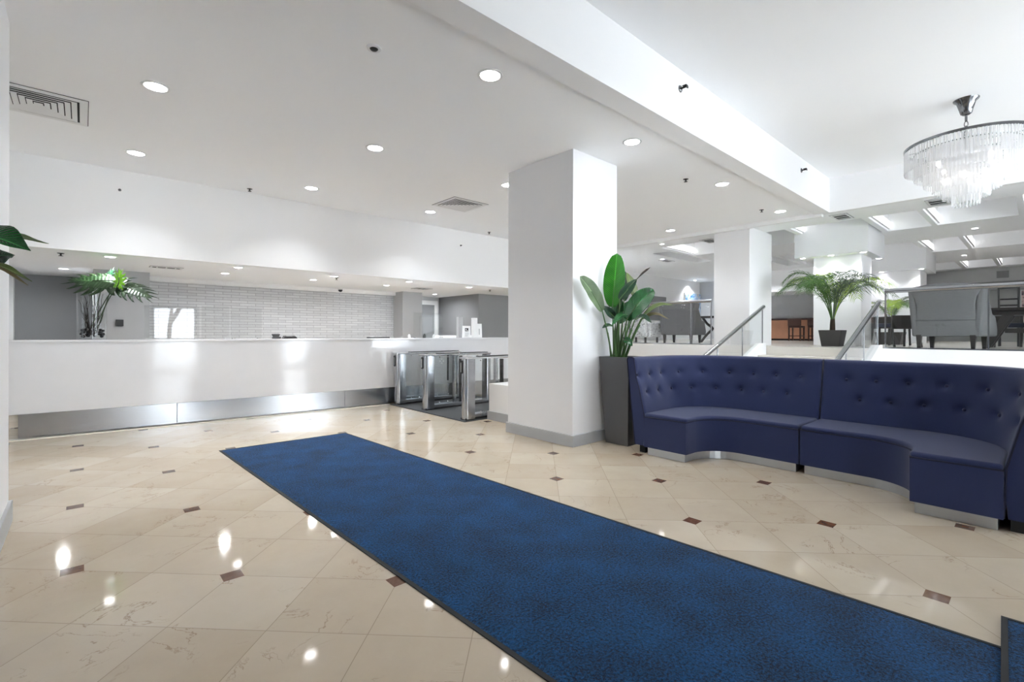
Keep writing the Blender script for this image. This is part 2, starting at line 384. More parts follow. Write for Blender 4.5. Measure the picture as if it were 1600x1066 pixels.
# ================================================================== the setting
ZC, ZR, ZS, ZM, ZF = 3.462, 4.02, 2.35, 3.43, 1.08      # lobby ceiling, raised ceiling, counter soffit, upper ceiling, upper floor
XF = 9.65                                                # front of the upper level
YB = -2.6                                                # window wall behind the camera
XL = -3.6
struct('floor', MB().box(XL, XF, YB, 12.6, -0.1, 0), M['floor'])
struct('ceiling', MB().box(XL, XF, 2.71, 8.141, ZC, ZC + 0.12), M['ceil'])
struct('ceiling_raised', MB().box(XL, XF, YB, 2.48, ZR, ZR + 0.12), M['ceil'])
struct('ceiling_beam', MB().box(XL, XF, 2.48, 2.71, ZC - 0.03, ZR + 0.12), M['wall'])
struct('wall_header', MB().box(XF, XF + 0.12, YB, 2.6, ZM, ZR + 0.12), M['wall'])
struct('trim_1', MB().box(XF, XF + 0.10, 2.6, 9.5, ZC - 0.075, ZC + 0.12), M['wall'])
struct('wall_upper', MB().box(XL, XF + 0.1, 8.141, 8.26, ZS, ZC + 0.12), M['wall'])
struct('ceiling_soffit', MB().box(XL, XF, 8.26, 12.6, ZS, ZS + 0.1), M['ceil'])
# column beside the sofa
struct('column', MB().box(4.22, 5.07, 3.64, 4.77, 0, ZC), M['column'])
struct('baseboard_column', MB().box(4.198, 5.092, 3.618, 4.792, 0, 0.132), M['baseboard'], bevel=0.004)
struct('wall_low', MB().box(4.62, 5.3, 4.792, 5.66, 0, 0.548), M['wall'])
struct('baseboard_low', MB().box(4.598, 4.62, 4.792, 5.68, 0, 0.13), M['baseboard'], bevel=0.004)
# pillar at the left edge
struct('pillar', MB().box(-1.3, -0.385, 3.2, 4.80, 0, ZC), M['column'])
struct('baseboard_pillar', MB().box(-1.32, -0.365, 3.18, 4.82, 0, 0.145), M['baseboard'], bevel=0.004)
# far side of the reception
struct('wall_stone', MB().box(0.85, 5.9, 11.1, 11.25, 0, ZS), M['brick'])
struct('trim_2', MB().box(0.82, 5.9, 10.98, 11.1, ZS - 0.085, ZS), M['trimwhite'], bevel=0.005)
struct('wall_pier', MB().box(5.9, 6.45, 10.62, 11.3, 0, ZS), M['greywall'])
struct('wall_nook', MB().box(0.12, 0.85, 10.3, 11.3, 0, ZS), M['greywall'])
struct('wall_left', MB().box(-1.0, 0.3, 12.1, 12.25, 0, ZS), M['darkwall'])
struct('trim_3', MB().box(-0.97, -0.90, 11.9, 12.1, 0, ZS), M['trimwhite'])
struct('wall_side', MB().box(-1.15, -0.98, 9.1, 12.1, 0, ZS), M['greywall'])
struct('wall_far', MB().box(6.45, 7.7, 11.75, 11.9, 0, ZS), M['lightgrey'])
struct('wall_office', MB().box(7.72, 7.9, 9.9, 11.9, 0, ZS), M['darkwall'])
struct('wall_corridor', MB().box(7.9, XF + 0.1, 9.9, 10.05, 0, ZS), M['darkwall'])
d = struct('door_1', MB().box(6.78, 7.52, 11.71, 11.749, 0, 2.12), M['darkwall'])
obj('door_frame', MB().box(6.66, 6.78, 11.68, 11.749, 0, 2.24).box(7.52, 7.62, 11.68, 11.749, 0, 2.24).box(6.78, 7.52, 11.68, 11.749, 2.12, 2.24), M['trimwhite'], d, bevel=0.004)
obj('door_handle', MB().box(6.84, 6.88, 11.65, 11.71, 1.0, 1.3), M['steel'], d, bevel=0.004)
# shell that closes the lobby out of view
struct('wall_west', MB().box(XL - 0.15, XL, YB, 6.9, 0, ZR).box(XL - .15, XL, 8.0, 12.6, 0, ZR).box(XL - .15, XL, 6.9, 8.0, 0, .25).box(XL - .15, XL, 6.9, 8.0, 2.3, ZR), M['lightgrey'])
w = struct('window_5', MB().box(XL - .1, XL - .05, 6.9, 8.0, .25, .31).box(XL - .1, XL - .05, 6.9, 8.0, 2.24, 2.3).box(XL - .1, XL - .05, 7.42, 7.48, .31, 2.24), M['chrome'])  # added window out of view, brightens the lobby ceiling
obj('pane', MB().box(XL - .08, XL - .07, 6.9, 8.0, .31, 2.24), M['glass'], w)
struct('wall_north', MB().box(XL, XF, 12.6, 12.75, 0, ZS), M['greywall'])

# window wall behind the camera: openings with frames and panes, daylight comes through them
wins = [(0.47, 1.66, 2.2), (4.3, 6.7, 3.6), (7.0, 9.4, 3.6)]
wb = MB()
edges = [XL] + [e for w in wins for e in w[:2]] + [XF]
for i in range(0, len(edges), 2): wb.box(edges[i], edges[i + 1], YB - 0.2, YB, 0, ZR)
for a, b, tp in wins:
    wb.box(a, b, YB - 0.2, YB, tp, ZR)
struct('wall_back', wb, M['wall'])
for i, (a, b, tp) in enumerate(wins):
    w = struct('window_%d' % (i + 1) if tp > 2.5 else 'door_2', MB().box(a, b, YB - 0.13, YB - 0.06, 0, 0.08).box(a, b, YB - 0.13, YB - 0.06, tp - .08, tp)
               .box(a, a + .05, YB - .13, YB - .06, .08, tp - .08).box(b - .05, b, YB - .13, YB - .06, .08, tp - .08), M['chrome'])
    obj('pane', MB().box(a + .05, b - .05, YB - .10, YB - .09, .08, tp - .08), M['glass'], w)
struct('ground_outside', MB().box(-30, 30, -30, YB - 0.2, -0.12, -0.02).box(-30, XL - .15, YB - .2, 25, -.12, -.02), M['paving'])

struct('bounce_wall', MB().box(-20, 24, -18.3, -18, -.02, 6.5), M['column'])  # added sunlit wall, brightens the door's reflection in the counter screen
tr_ = thing('bare_tree', 'bare branching tree outside the glass entrance, seen mirrored in the counter screen', 'tree', (0.80, -9.5, -.02))
_r = random.Random(5); tb = MB()
def branch(p, d, l, r, n):
    q = p + d * l; tb.tube([p, p.lerp(q, .5) + Vector((_r.uniform(-.1, .1) * l, 0, 0)), q], [r, r * .85, r * .7], 7)
    if n:
        for k in range(3): branch(q, (d + Vector((_r.uniform(-.9, .9), _r.uniform(-.6, .6), _r.uniform(-.1, .5)))).normalized(), l * .72, r * .62, n - 1)
branch(Vector((0.80, -9.5, -.02)), Vector((.08, 0, 1)).normalized(), 1.7, .11, 4)
obj('branches', tb, M['trunk'], tr_, smooth=True)

# upper level
struct('floor_upper', MB().box(XF, 24, YB, 10.2, ZF - 0.2, ZF), M['marble'])
struct('wall_fascia', MB().box(XF, XF + 0.15, 3.6, 10.2, 0, ZF - 0.2).box(XF, XF + 0.15, YB, 1.75, 0, ZF - 0.2).box(XF, XF + 0.15, 1.75, 3.6, 0, ZF - 0.2)
       .box(XF - 0.012, XF, 3.6, 10.2, 0, ZF + 0.004).box(XF - 0.012, XF, YB, 1.75, 0, ZF + 0.004), M['wall'])
st = MB(); NR, TR = 7, 0.42
for i in range(NR - 1):
    st.box(XF - 0.012 - TR * (i + 1), XF - 0.012 - TR * i, 1.85, 3.5, 0, ZF - ZF / NR * (i + 1))
struct('staircase', st, M['marble'], bevel=0.006, label='pale wide staircase rising behind the navy sofa', cat='stairs')
for nm, y0, y1 in (('wall_stringer_left', 3.5, 3.62), ('wall_stringer_right', 1.73, 1.85)):
    b = MB().extr([(6.7, 0), (XF - .012, 0), (XF - .012, 1.14), (9.45, 1.14), (6.9, 0.20), (6.7, 0.20)], 1, y0, y1)
    struct(nm, b, M['wall'], bevel=0.004)
struct('column_upper', MB().box(9.76, 10.9, 3.86, 4.57, ZF, ZM), M['column'])
struct('column_palm', MB().box(11.6, 12.45, 2.43, 3.27, ZF, 2.93), M['column'])
struct('trim_4', MB().box(11.32, 12.75, 2.26, 3.55, 2.93, 3.9), M['column'])
struct('column_far', MB().box(15.6, 16.6, 2.05, 3.15, ZF, 2.93), M['column'])
struct('trim_5', MB().box(15.3, 16.9, 1.9, 3.35, 2.93, 3.9), M['column'])

# coffered ceiling over the upper level
cof = MB()
def slab(x0, x1, y0, y1, z0=ZM, z1=3.9): cof.box(x0, x1, y0, y1, z0, z1)
bandsX = [(9.77, 10.56), (12.3, 14.1), (16.3, 18.9), (21.0, 24.0)]
for a, b in bandsX: slab(a, b, YB, 6.42 if a < 14 else 5.3, ZM, 3.85)
slab(9.77, 11.2, 6.42, 10.2); slab(11.2, 24, 6.9, 10.2, ZM, 3.85); slab(13.6, 24, 6.42, 6.9, ZM, 3.85)
slab(14.1, 24, 5.3, 6.42, ZM, 3.85)
fins = [(6.3, 6.42), (5.0, 5.12), (3.40, 3.50), (2.12, 2.22), (1.36, 1.44), (0.20, 0.28), (-0.62, -0.54), (-1.8, -1.72)]
for a, b in fins:
    for x0, x1 in ((10.56, 12.3), (14.1, 16.3), (18.9, 21.0)):
        if a > 5.2 and x0 > 11: continue
        slab(x0, x1, a - (x0 - 10.56) * 0.06, b - (x0 - 10.56) * 0.06, ZM, 3.85)
struct('ceiling_upper', cof, M['ceil'])
struct('ceiling_upper_top', MB().box(9.77, 24, YB, 10.2, 3.85, 3.97), M['ceil'])
# upper level walls
struct('wall_upper_far', MB().box(21.6, 21.75, YB, 4.2, ZF, ZM), M['greywall'])
struct('trim_6', MB().box(21.4, 21.6, YB, 4.2, 2.72, 2.98), M['darkwall'])
struct('trim_7', MB().box(21.5, 21.6, YB, 4.2, 2.98, ZM), M['lightgrey'])
struct('wall_gallery', MB().box(9.75, 24, 9.5, 9.65, ZF, ZM), M['wall'])
struct('wall_bar', MB().box(19.0, 19.15, 4.2, 9.5, ZF, 3.85), M['lightgrey'])
struct('trim_8', MB().box(17.2, 19.0, 4.2, 8.0, 2.72, ZM), M['wall'])
struct('wall_partition', MB().box(19.15, 21.6, 4.05, 4.2, ZF, ZM), M['greywall'])
struct('wall_south', MB().box(XF, 24, YB - 0.15, YB, 0, ZR), M['wall'])
w = struct('window_6', MB().box(15.1, 16.3, 9.46, 9.499, 1.8, 2.68), M['darkwall'])
struct('wall_east', MB().box(24, 24.15, YB, 10.2, ZF, 3.97), M['wall'])
struct('wall_northeast', MB().box(XF, 24, 10.2, 10.35, 0, 3.97), M['wall'])

# ================================================================== reception counter
CT = thing('reception_counter', 'long white quartz reception counter on a brushed steel base', 'counter', (-1.3, 8.39, 0))
ca = math.radians(-3.13)
def cl(x, y):      # along the counter from its left end, y towards the back
    return (-1.3 + x * math.cos(ca) - y * math.sin(ca), 8.39 + x * math.sin(ca) + y * math.cos(ca))
def cbox(mb, x0, x1, y0, y1, z0, z1):
    q = [cl(x0, y0), cl(x1, y0), cl(x1, y1), cl(x0, y1)]
    return mb.hexa([(x, y, z0) for x, y in q], [(x, y, z1) for x, y in q])
CL = 8.6
obj('front_panel', cbox(MB(), 0, CL, -0.004, 0.05, 0.31, 1.19), M['quartz'], CT, bevel=0.003)
obj('countertop', cbox(MB(), 0, CL, -0.02, 0.62, 1.19, 1.222), M['quartz'], CT, bevel=0.004)
for a, b in ((0.71, 2.30), (2.304, 4.7), (4.704, 5.50), (5.504, CL)):
    obj('kick_plate', cbox(MB(), a, b, 0.0, 0.03, 0.02, 0.31), M['steel'], CT, bevel=0.002)
obj('carcass', cbox(MB(), 0.74, CL, 0.05, 0.6, 0.02, 1.19), M['greywall'], CT)
struct('trim_9', cbox(MB(), 0.2, 5.5, -0.075, 0.03, 0.0, 0.012), M['cream_strip'])

# glass screens on the counter
def screen(x0, x1, ztop, lab, y=0.16):
    q = cl((x0 + x1) / 2, y)
    t = thing('counter_screen', lab, 'screen', (q[0], q[1], 1.222), 'clear screens on the reception counter')
    obj('pane', cbox(MB(), x0, x1, y - 0.004, y + 0.004, 1.235, ztop), M['screen'], t)
    obj('foot', cbox(MB(), x0 + 0.02, x0 + 0.06, y - 0.05, y + 0.05, 1.222, 1.236), M['bottlegrey'], t)
    obj('foot', cbox(MB(), x1 - 0.06, x1 - 0.02, y - 0.05, y + 0.05, 1.222, 1.236), M['bottlegrey'], t)
    return t
screen(1.93, 2.58, 1.70, 'clear counter screen nearest the vase, reflecting the windows')
screen(2.61, 2.97, 1.715, 'narrow clear counter screen, second from the vase')
screen(2.99, 3.42, 1.70, 'clear counter screen third from the vase, in front of the pale stone wall')
screen(6.1, 6.75, 1.72, 'clear counter screen above the steel turnstiles')

# ================================================================== turnstiles
struct_mat = obj('entrance_mat', MB().box(4.19, 6.1, 5.70, 7.99, 0.0, 0.012), M['ribmat'])
tag(struct_mat, 'charcoal floor mat under the steel and glass turnstiles', 'mat')
def turnstile(y, lab):
    w, L, H, z0 = 0.16, 1.42, 0.945, 0.012
    t = thing('turnstile', lab, 'turnstile', (4.235, y, z0), 'steel and glass turnstiles by the counter')
    x0 = 4.235
    # rounded front pillar
    n = 10
    pts = [(x0 + 0.05 - 0.05 * math.sin(PI * k / n) if k not in (0, n) else x0 + 0.05, y - w / 2 * math.cos(PI * k / n)) for k in range(n + 1)]
    pts += [(x0 + 0.17, y + w / 2), (x0 + 0.17, y - w / 2)]
    obj('pillar', MB().prism(pts, z0 + 0.015, z0 + H - 0.03), M['steel'], t, smooth=True)
    obj('plinth', MB().box(x0 + 0.01, x0 + L, y - w / 2 + 0.012, y + w / 2 - 0.012, z0, z0 + 0.03), M['black'], t)
    obj('top_rail', MB().box(x0 - 0.015, x0 + L, y - w / 2 - 0.006, y + w / 2 + 0.006, z0 + H - 0.03, z0 + H), M['steel_h'], t, bevel=0.008)
    obj('top_cover', MB().box(x0 + 0.28, x0 + L - 0.05, y - 0.05, y + 0.05, z0 + H, z0 + H + 0.012), M['black'], t, bevel=0.004)
    obj('end_post', MB().box(x0 + L - 0.10, x0 + L, y - w / 2, y + w / 2, z0 + 0.03, z0 + H - 0.03), M['steel'], t, bevel=0.02, seg=3)
    obj('bottom_rail', MB().box(x0 + 0.17, x0 + L - 0.10, y - w / 2 + 0.01, y + w / 2 - 0.01, z0 + 0.03, z0 + 0.08), M['steel'], t, bevel=0.004)
    obj('side_glass', MB().box(x0 + 0.172, x0 + L - 0.102, y - w / 2 + 0.010, y - w / 2 + 0.016, z0 + 0.082, z0 + H - 0.032), M['glass'], t)
    obj('mullion', MB().box(x0 + 0.62, x0 + 0.66, y - 0.03, y + 0.03, z0 + 0.08, z0 + H - 0.03), M['steel'], t)
    # card reader on the front, a black capsule
    rd = MB()
    cp = [(y + 0.035 + 0.026 * math.cos(a), z0 + 0.82 + 0.05 + 0.026 * math.sin(a)) for a in [PI * k / 8 for k in range(9)]]
    cp += [(y + 0.035 + 0.026 * math.cos(a), z0 + 0.72 + 0.026 * math.sin(a)) for a in [PI + PI * k / 8 for k in range(9)]]
    rd.extr(cp, 0, x0 - 0.012, x0 + 0.02)
    r = obj('card_reader', rd, M['black'], t)
    cq = [(y + 0.035 + (p - y - 0.035) * 0.45, z0 + 0.77 + (q - z0 - 0.77) * 0.75) for p, q in cp]
    obj('reader_window', MB().extr(cq, 0, x0 - 0.014, x0 - 0.011), M['bottlegrey'], r)
    # bolts of the glass clamps
    for bx in (0.28, 0.45, 0.85, 1.1):
        obj('clamp', MB().ball((x0 + bx, y - w / 2 + 0.004, z0 + 0.105), 0.012, 8, 4), M['steel_h'], t, smooth=True)
        obj('clamp', MB().ball((x0 + bx, y - w / 2 + 0.004, z0 + H - 0.055), 0.012, 8, 4), M['steel_h'], t, smooth=True)
    # marking on the side glass: four small arrowheads pointing inwards
    for k in range(4):
        a = PI / 2 * k; mx, mz = x0 + 0.95, z0 + 0.76
        tri = [(mx + .018 * math.cos(a), mz + .018 * math.sin(a))] + [(mx + .055 * math.cos(a + q), mz + .055 * math.sin(a + q)) for q in (-.42, .42)]
        obj('arrow_mark', MB().extr(tri, 1, y - w / 2 + 0.006, y - w / 2 + 0.0095), M['paper'], t)
    return t
t1 = turnstile(5.81, 'steel and glass turnstile nearest the white column and low wall')
dup(t1, (4.29, 7.02, 0.012), 'middle steel and glass turnstile between two others')
dup(t1, (4.235, 7.88, 0.012), 'steel and glass turnstile standing against the white reception counter')
def barrier(y, x, lab):
    t = thing('swing_barrier', lab, 'barrier', (x, y, 0.012), 'swing panels of the turnstiles')
    obj('hinge_post', MB().box(x - 0.02, x + 0.02, y - 0.03, y + 0.03, 0.012, 0.90), M['black'], t, bevel=0.006)
    obj('glass_leaf', MB().box(x - 0.006, x + 0.006, y + 0.03, y + 0.42, 0.22, 0.88), M['glass'], t)
    obj('edge_strip', MB().box(x - 0.012, x + 0.012, y + 0.40, y + 0.425, 0.42, 0.90), M['black'], t)
    return t
b1 = barrier(5.925, 5.10, 'clear swing panel beside the turnstile nearest the column')
dup(b1, (5.16, 7.15, 0.012), 'clear swing panel between the middle turnstile and the counter')

# ================================================================== runner and mats
def rug(name, lab, q, group=None):
    cx = sum(p[0] for p in q) / 4; cy = sum(p[1] for p in q) / 4
    t = thing(name, lab, 'carpet', (cx, cy, 0.0), group)
    def ins(d):
        out = []
        for i in range(4):
            p = Vector(q[i]); a = (Vector(q[i - 1]) - p).normalized(); b = (Vector(q[(i + 1) % 4]) - p).normalized()
            out.append(p + (a + b) * d)
        return out
    i1 = ins(0.022)
    bd = MB()
    for i in range(4):
        j = (i + 1) % 4
        bd.hexa([(*q[i], 0.001), (*q[j], 0.001), (*i1[j], 0.001), (*i1[i], 0.001)], [(*q[i], 0.006), (*q[j], 0.006), (*i1[j], 0.008), (*i1[i], 0.008)])
    obj('rubber_border', bd, M['blackmat'], t)
    return t, i1
RQ = [(1.123, 6.122), (1.375, -0.55), (2.905, -0.49), (2.565, 6.119)]
t, i1 = rug('carpet_runner', 'long blue carpet runner laid across the cream tiled floor', RQ)
g = MB()
def lerp(a, b, k): return (a[0] + (b[0] - a[0]) * k, a[1] + (b[1] - a[1]) * k)
nu, nv = 90, 22
rows = []
for i in range(nu + 1):
    a = lerp(i1[0], i1[1], i / nu); b = lerp(i1[3], i1[2], i / nu)
    rows.append([Vector((*lerp(a, b, k / nv), 0.011 + 0.0012 * rnd.random() - (0.006 if k in (0, nv) or i in (0, nu) else 0))) for k in range(nv + 1)])
g.grid(rows)
obj('pile', g, M['carpet'], t, smooth=True)
Q2 = [(3.16, 0.126), (2.49, 0.10), (2.54, -1.1), (3.21, -1.074)]
t, i1 = rug('floor_mat', 'second blue carpet mat lapping over the runner at its near right corner', Q2)
for ch in t.children: ch.location.z = 0.012
g = MB().grid([[Vector((*lerp(lerp(i1[0], i1[1], i / 20), lerp(i1[3], i1[2], i / 20), k / 20), 0.024 - (0.007 if k in (0, 20) or i in (0, 20) else 0))) for k in range(21)] for i in range(21)])
obj('pile', g, M['carpet'], t, smooth=True)
t.location.z = 0.0

# ================================================================== the curved sofa in two modules
YM = 1.535
def sofa(sign, lab):
    base = (5.3, YM + sign * 0.8, 0)
    t = thing('sofa_module', lab, 'sofa', base, 'two halves of the curved navy sofa')
    def Y(y): return YM + sign * (y - YM)       # module drawn for the left half, mirrored for the right
    # inner path of the backrest at seat level: from the middle gap round the corner to the free end
    R, cx, cy = 0.55, 5.08, 2.35
    L1 = cy - (YM + 0.008); L2 = R * PI / 2; L3 = cx - 4.565
    TOT = L1 + L2 + L3
    def path(s):
        if s < L1: return Vector((cx + R, YM + 0.008 + s)), Vector((1, 0))
        if s < L1 + L2:
            a = (s - L1) / R
            nrm = Vector((math.cos(a), math.sin(a))); return Vector((cx, cy)) + nrm * R, nrm
        return Vector((cx - (s - L1 - L2), cy + R)), Vector((0, 1))
    ZB, ZT = 0.43, 1.05
    bt = []   # buttons as (s, h)
    s = 0.20
    while s < TOT - 0.02: bt.append((s, 0.855)); s += 0.243
    s = 0.32
    while s < TOT - 0.10: bt.append((s, 0.665)); s += 0.243
    def inner(s, z):
        p, nrm = path(s)
        k = (z - ZB) / (1.0 - ZB)
        o = 0.125 * k
        dent = 0.0
        for bs, bz in bt:
            d2 = (s - bs) ** 2 + (z - bz) ** 2
            if d2 < 0.04: dent += 0.022 * math.exp(-d2 / 0.0012) + 0.016 * math.exp(-d2 / 0.008)
        edge = min(s, TOT - s) / 0.03
        o += dent
        if edge < 1: o += 0.012 * (1 - edge) ** 2
        return Vector((p.x + nrm.x * o, Y(p.y + nrm.y * o), z))
    def at(s, o, z):
        p, nrm = path(s); return Vector((p.x + nrm.x * o, Y(p.y + nrm.y * o), z))
    ns, nz = 150, 44
    rows = []
    for i in range(ns + 1):
        s = TOT * i / ns
        col = [at(s, 0.11, 0.09), at(s, 0.0, 0.09) if i in (0, ns) else at(s, 0.02, 0.09), at(s, 0.0, 0.30)]
        col = [at(s, 0.125, 0.09), at(s, 0.02, 0.09), at(s, 0.0, 0.36)]
        for k in range(nz + 1): col.append(inner(s, ZB + (1.02 - ZB) * k / nz))
        col += [at(s, 0.142, 1.04), at(s, 0.165, 1.05), at(s, 0.205, 1.052), at(s, 0.226, 1.042), at(s, 0.232, 1.02)]
        for k in range(1, 9): col.append(at(s, 0.232 - 0.105 * k / 8, 1.02 - (1.02 - 0.09) * k / 8))
        rows.append(col)
    m = MB().grid(rows, closed=True)
    nn = len(rows[0])
    m.f.append(tuple(range(nn))); m.f.append(tuple(range(ns * nn, (ns + 1) * nn)))
    br = obj('backrest', m, M['navy'], t, smooth=True)
    # piping round the free end of the backrest and along the outer top edge
    e = TOT
    endp = [at(e, 0.0, 0.09)] + [inner(e, ZB + (1.02 - ZB) * k / 6) for k in range(7)] + [at(e, 0.142, 1.04), at(e, 0.165, 1.05), at(e, 0.205, 1.052), at(e, 0.226, 1.042)] + [at(e, 0.232 - 0.105 * k / 8, 1.02 - 0.93 * k / 8) for k in range(9)]
    obj('piping', MB().tube(endp, 0.006, 6).tube([at(TOT * i / 60, 0.226, 1.044) for i in range(61)], 0.005, 6), M['piping'], br, smooth=True)
    for bs, bz in bt:
        p = inner(bs, bz); _, nrm = path(bs)
        nr = Vector((-nrm.x, -nrm.y * sign, 0.2)).normalized()
        b = MB().ball((0, 0, 0), 0.016, 10, 6, (1, 1, 0.6))
        q = Vector((0, 0, 1)).rotation_difference(nr)
        b.v = [p + nr * 0.003 + (q @ v) for v in b.v]
        obj('button', b, M['button'], br, smooth=True)
    # seat outline
    arc = lambda x, y, r, a0, a1, n: [(x + r * math.cos(a0 + (a1 - a0) * k / n), y + r * math.sin(a0 + (a1 - a0) * k / n)) for k in range(n + 1)]
    front = [(5.03, YM + 0.008)] + [(5.03, 1.75)] + arc(4.68, 2.06, 0.35, 0, PI / 2 * 0.92, 10) + [(4.60, 2.41), (4.545, 2.415)]
    back = [(4.545, cy + R)] + [(cx, cy + R)] + [(cx + R * math.cos(a), cy + R * math.sin(a)) for a in [PI / 2 - PI / 2 * k / 14 for k in range(1, 15)]] + [(cx + R, YM + 0.008)]
    poly = [(x, Y(y)) for x, y in front + back]
    obj('base', MB().prism(poly, 0.085, 0.405), M['navy'], t, smooth=True)
    obj('seat', MB().prism(poly, 0.405, 0.452), M['navy'], t, smooth=True, bevel=0.022, seg=4)
    obj('seat_piping', MB().tube([(x, Y(y), 0.411) for x, y in front + [(4.545, cy + R)]], 0.0062, 6), M['piping'], t, smooth=True)
    def inset(pts, d):
        n = len(pts); out = []
        ar = sum(pts[i][0] * pts[(i + 1) % n][1] - pts[(i + 1) % n][0] * pts[i][1] for i in range(n)); sg = 1 if ar > 0 else -1
        for i in range(n):
            p0, p1, p2 = Vector(pts[i - 1]), Vector(pts[i]), Vector(pts[(i + 1) % n])
            a = (p1 - p0).normalized(); b = (p2 - p1).normalized()
            na = Vector((-a.y, a.x)) * sg; nb = Vector((-b.y, b.x)) * sg
            k = (na + nb); out.append(p1 + k * (d / max(0.3, 1 + na.dot(nb))))
        return [(v.x, v.y) for v in out]
    obj('plinth', MB().prism(inset(poly, 0.028), 0.0, 0.085), M['plinth'], t, bevel=0.002)
    bp = [at(TOT * .975 * i / 40, 0.03, 0) for i in range(41)]; bo = [at(TOT * .975 * i / 40, 0.10, 0) for i in range(41)]
    obj('back_plinth', MB().prism([(v.x, v.y) for v in bp] + [(v.x, v.y) for v in reversed(bo)], 0.0, 0.09), M['blackmat'], t)
    return t
sofa(1, 'left half of the curved navy button-back sofa, next to the tall grey planter')
sofa(-1, 'right half of the curved navy button-back sofa, nearest the camera')

# ================================================================== plants
def bez(p0, p1, p2, p3, n):
    p0, p1, p2, p3 = map(Vector, (p0, p1, p2, p3)); out = []
    for i in range(n + 1):
        t = i / n; out.append(p0 * (1 - t) ** 3 + p1 * 3 * t * (1 - t) ** 2 + p2 * 3 * t * t * (1 - t) + p3 * t ** 3)
    return out
def smooth_path(pts, n=16):     # Catmull-Rom through the given points
    P = [Vector(p) for p in pts]; P = [P[0] * 2 - P[1]] + P + [P[-1] * 2 - P[-2]]; out = []
    m = len(P) - 3
    for j in range(n + 1):
        t = j / n * m; i = min(int(t), m - 1); t -= i
        a, b, c, d = P[i:i + 4]
        out.append(0.5 * ((2 * b) + (c - a) * t + (2 * a - 5 * b + 4 * c - d) * t * t + (3 * b - a - 3 * c + d) * t ** 3))
    return out
def blade(rib, width, face, fold=0.35, n=8, shape=None, wav=0.0):
    """a leaf blade along a midrib; face = the way the upper side looks"""
    mb = MB(); mb.uv = []
    m = len(rib); face = Vector(face).normalized()
    sh = shape or (lambda t: (math.sin(PI * min(1, t * 0.97 + 0.03) ** 0.8)) ** 0.75)
    rows = []
    for i, p in enumerate(rib):
        t = i / (m - 1)
        d = (rib[min(i + 1, m - 1)] - rib[max(i - 1, 0)]).normalized()
        sd = d.cross(face)
        if sd.length < 1e-4: sd = d.cross(Vector((0.3, 0.2, 1)))
        sd.normalize(); up = sd.cross(d).normalized()
        w = width / 2 * max(0.0, sh(t)) + 0.0008
        row = []
        for k in range(-n, n + 1):
            x = k / n
            row.append(p + sd * (w * x * math.cos(fold)) + up * (w * abs(x) * math.sin(fold) + wav * w * math.sin(t * 17 + x * 3) * abs(x)))
            mb.uv.append((x, t))
        rows.append(row)
    uv = mb.uv; mb.grid(rows); mb.uv = uv
    return mb
def stalk_leaf(plant, foot, base, tip, width, face, mname, r=0.009, bend=0.0, fold=0.3, mid=None, wav=0.03, shape=None):
    foot, base, tip = Vector(foot), Vector(base), Vector(tip)
    pts = smooth_path([foot, mid if mid is not None else foot.lerp(base, 0.55) + Vector((0, 0, 0.05 * (base - foot).length)), base], 14)
    rib = smooth_path([base, base.lerp(tip, 0.5) + Vector((0, 0, bend)), tip], 18)
    lf = obj('leaf', blade(rib, width, face, fold, wav=wav, shape=shape), M[mname], plant, smooth=True, solid=0.0012)
    obj('stalk', MB().tube(pts + rib[1:10], [r * (1 - 0.5 * i / (len(pts) + 9)) for i in range(len(pts) + 9)], 7), M['stem'], lf, smooth=True)
    return lf

# tall planter with a bird of paradise
PX0, PX1, PY0, PY1, PH = 4.655, 5.07, 3.175, 3.60, 1.04
pl = thing('tall_planter', 'tall tapered graphite planter between the white column and the navy sofa', 'planter', ((PX0 + PX1) / 2, (PY0 + PY1) / 2, 0))
dd = 0.058
outb = [(PX0 + dd, PY0 + dd * .8, 0), (PX1 - dd, PY0 + dd * .8, 0), (PX1 - dd, PY1 - dd, 0), (PX0 + dd, PY1 - dd, 0)]
outt = [(PX0, PY0, PH), (PX1, PY0, PH), (PX1, PY1, PH), (PX0, PY1, PH)]
int_ = [(PX0 + .03, PY0 + .03, PH), (PX1 - .03, PY0 + .03, PH), (PX1 - .03, PY1 - .03, PH), (PX0 + .03, PY1 - .03, PH)]
inb = [(x, y, PH - 0.08) for x, y, _ in int_]
m = MB().add(outb + outt + int_ + inb, [(0, 3, 2, 1), (0, 1, 5, 4), (1, 2, 6, 5), (2, 3, 7, 6), (3, 0, 4, 7), (4, 5, 9, 8), (5, 6, 10, 9), (6, 7, 11, 10), (7, 4, 8, 11),
                                          (8, 9, 13, 12), (9, 10, 14, 13), (10, 11, 15, 14), (11, 8, 12, 15), (12, 13, 14, 15)])
obj('body', m, M['planter'], pl, bevel=0.006)
obj('soil', MB().box(PX0 + .03, PX1 - .03, PY0 + .03, PY1 - .03, PH - .06, PH - .03), M['soil'], pl)
DP = (4.86 * FW[0] + 3.39 * FW[1])
bp = thing('bird_of_paradise', 'bird of paradise plant with broad glossy leaves growing in the tall graphite planter', 'plant', (4.86, 3.39, PH - 0.03))
def B(px, py, dz=0.0): return dep(px, py, DP + dz)
def ft(px): 
    p = B(px, 556); p.z = PH - 0.035; return p
toC = Vector((-FW[0], -FW[1], 0))
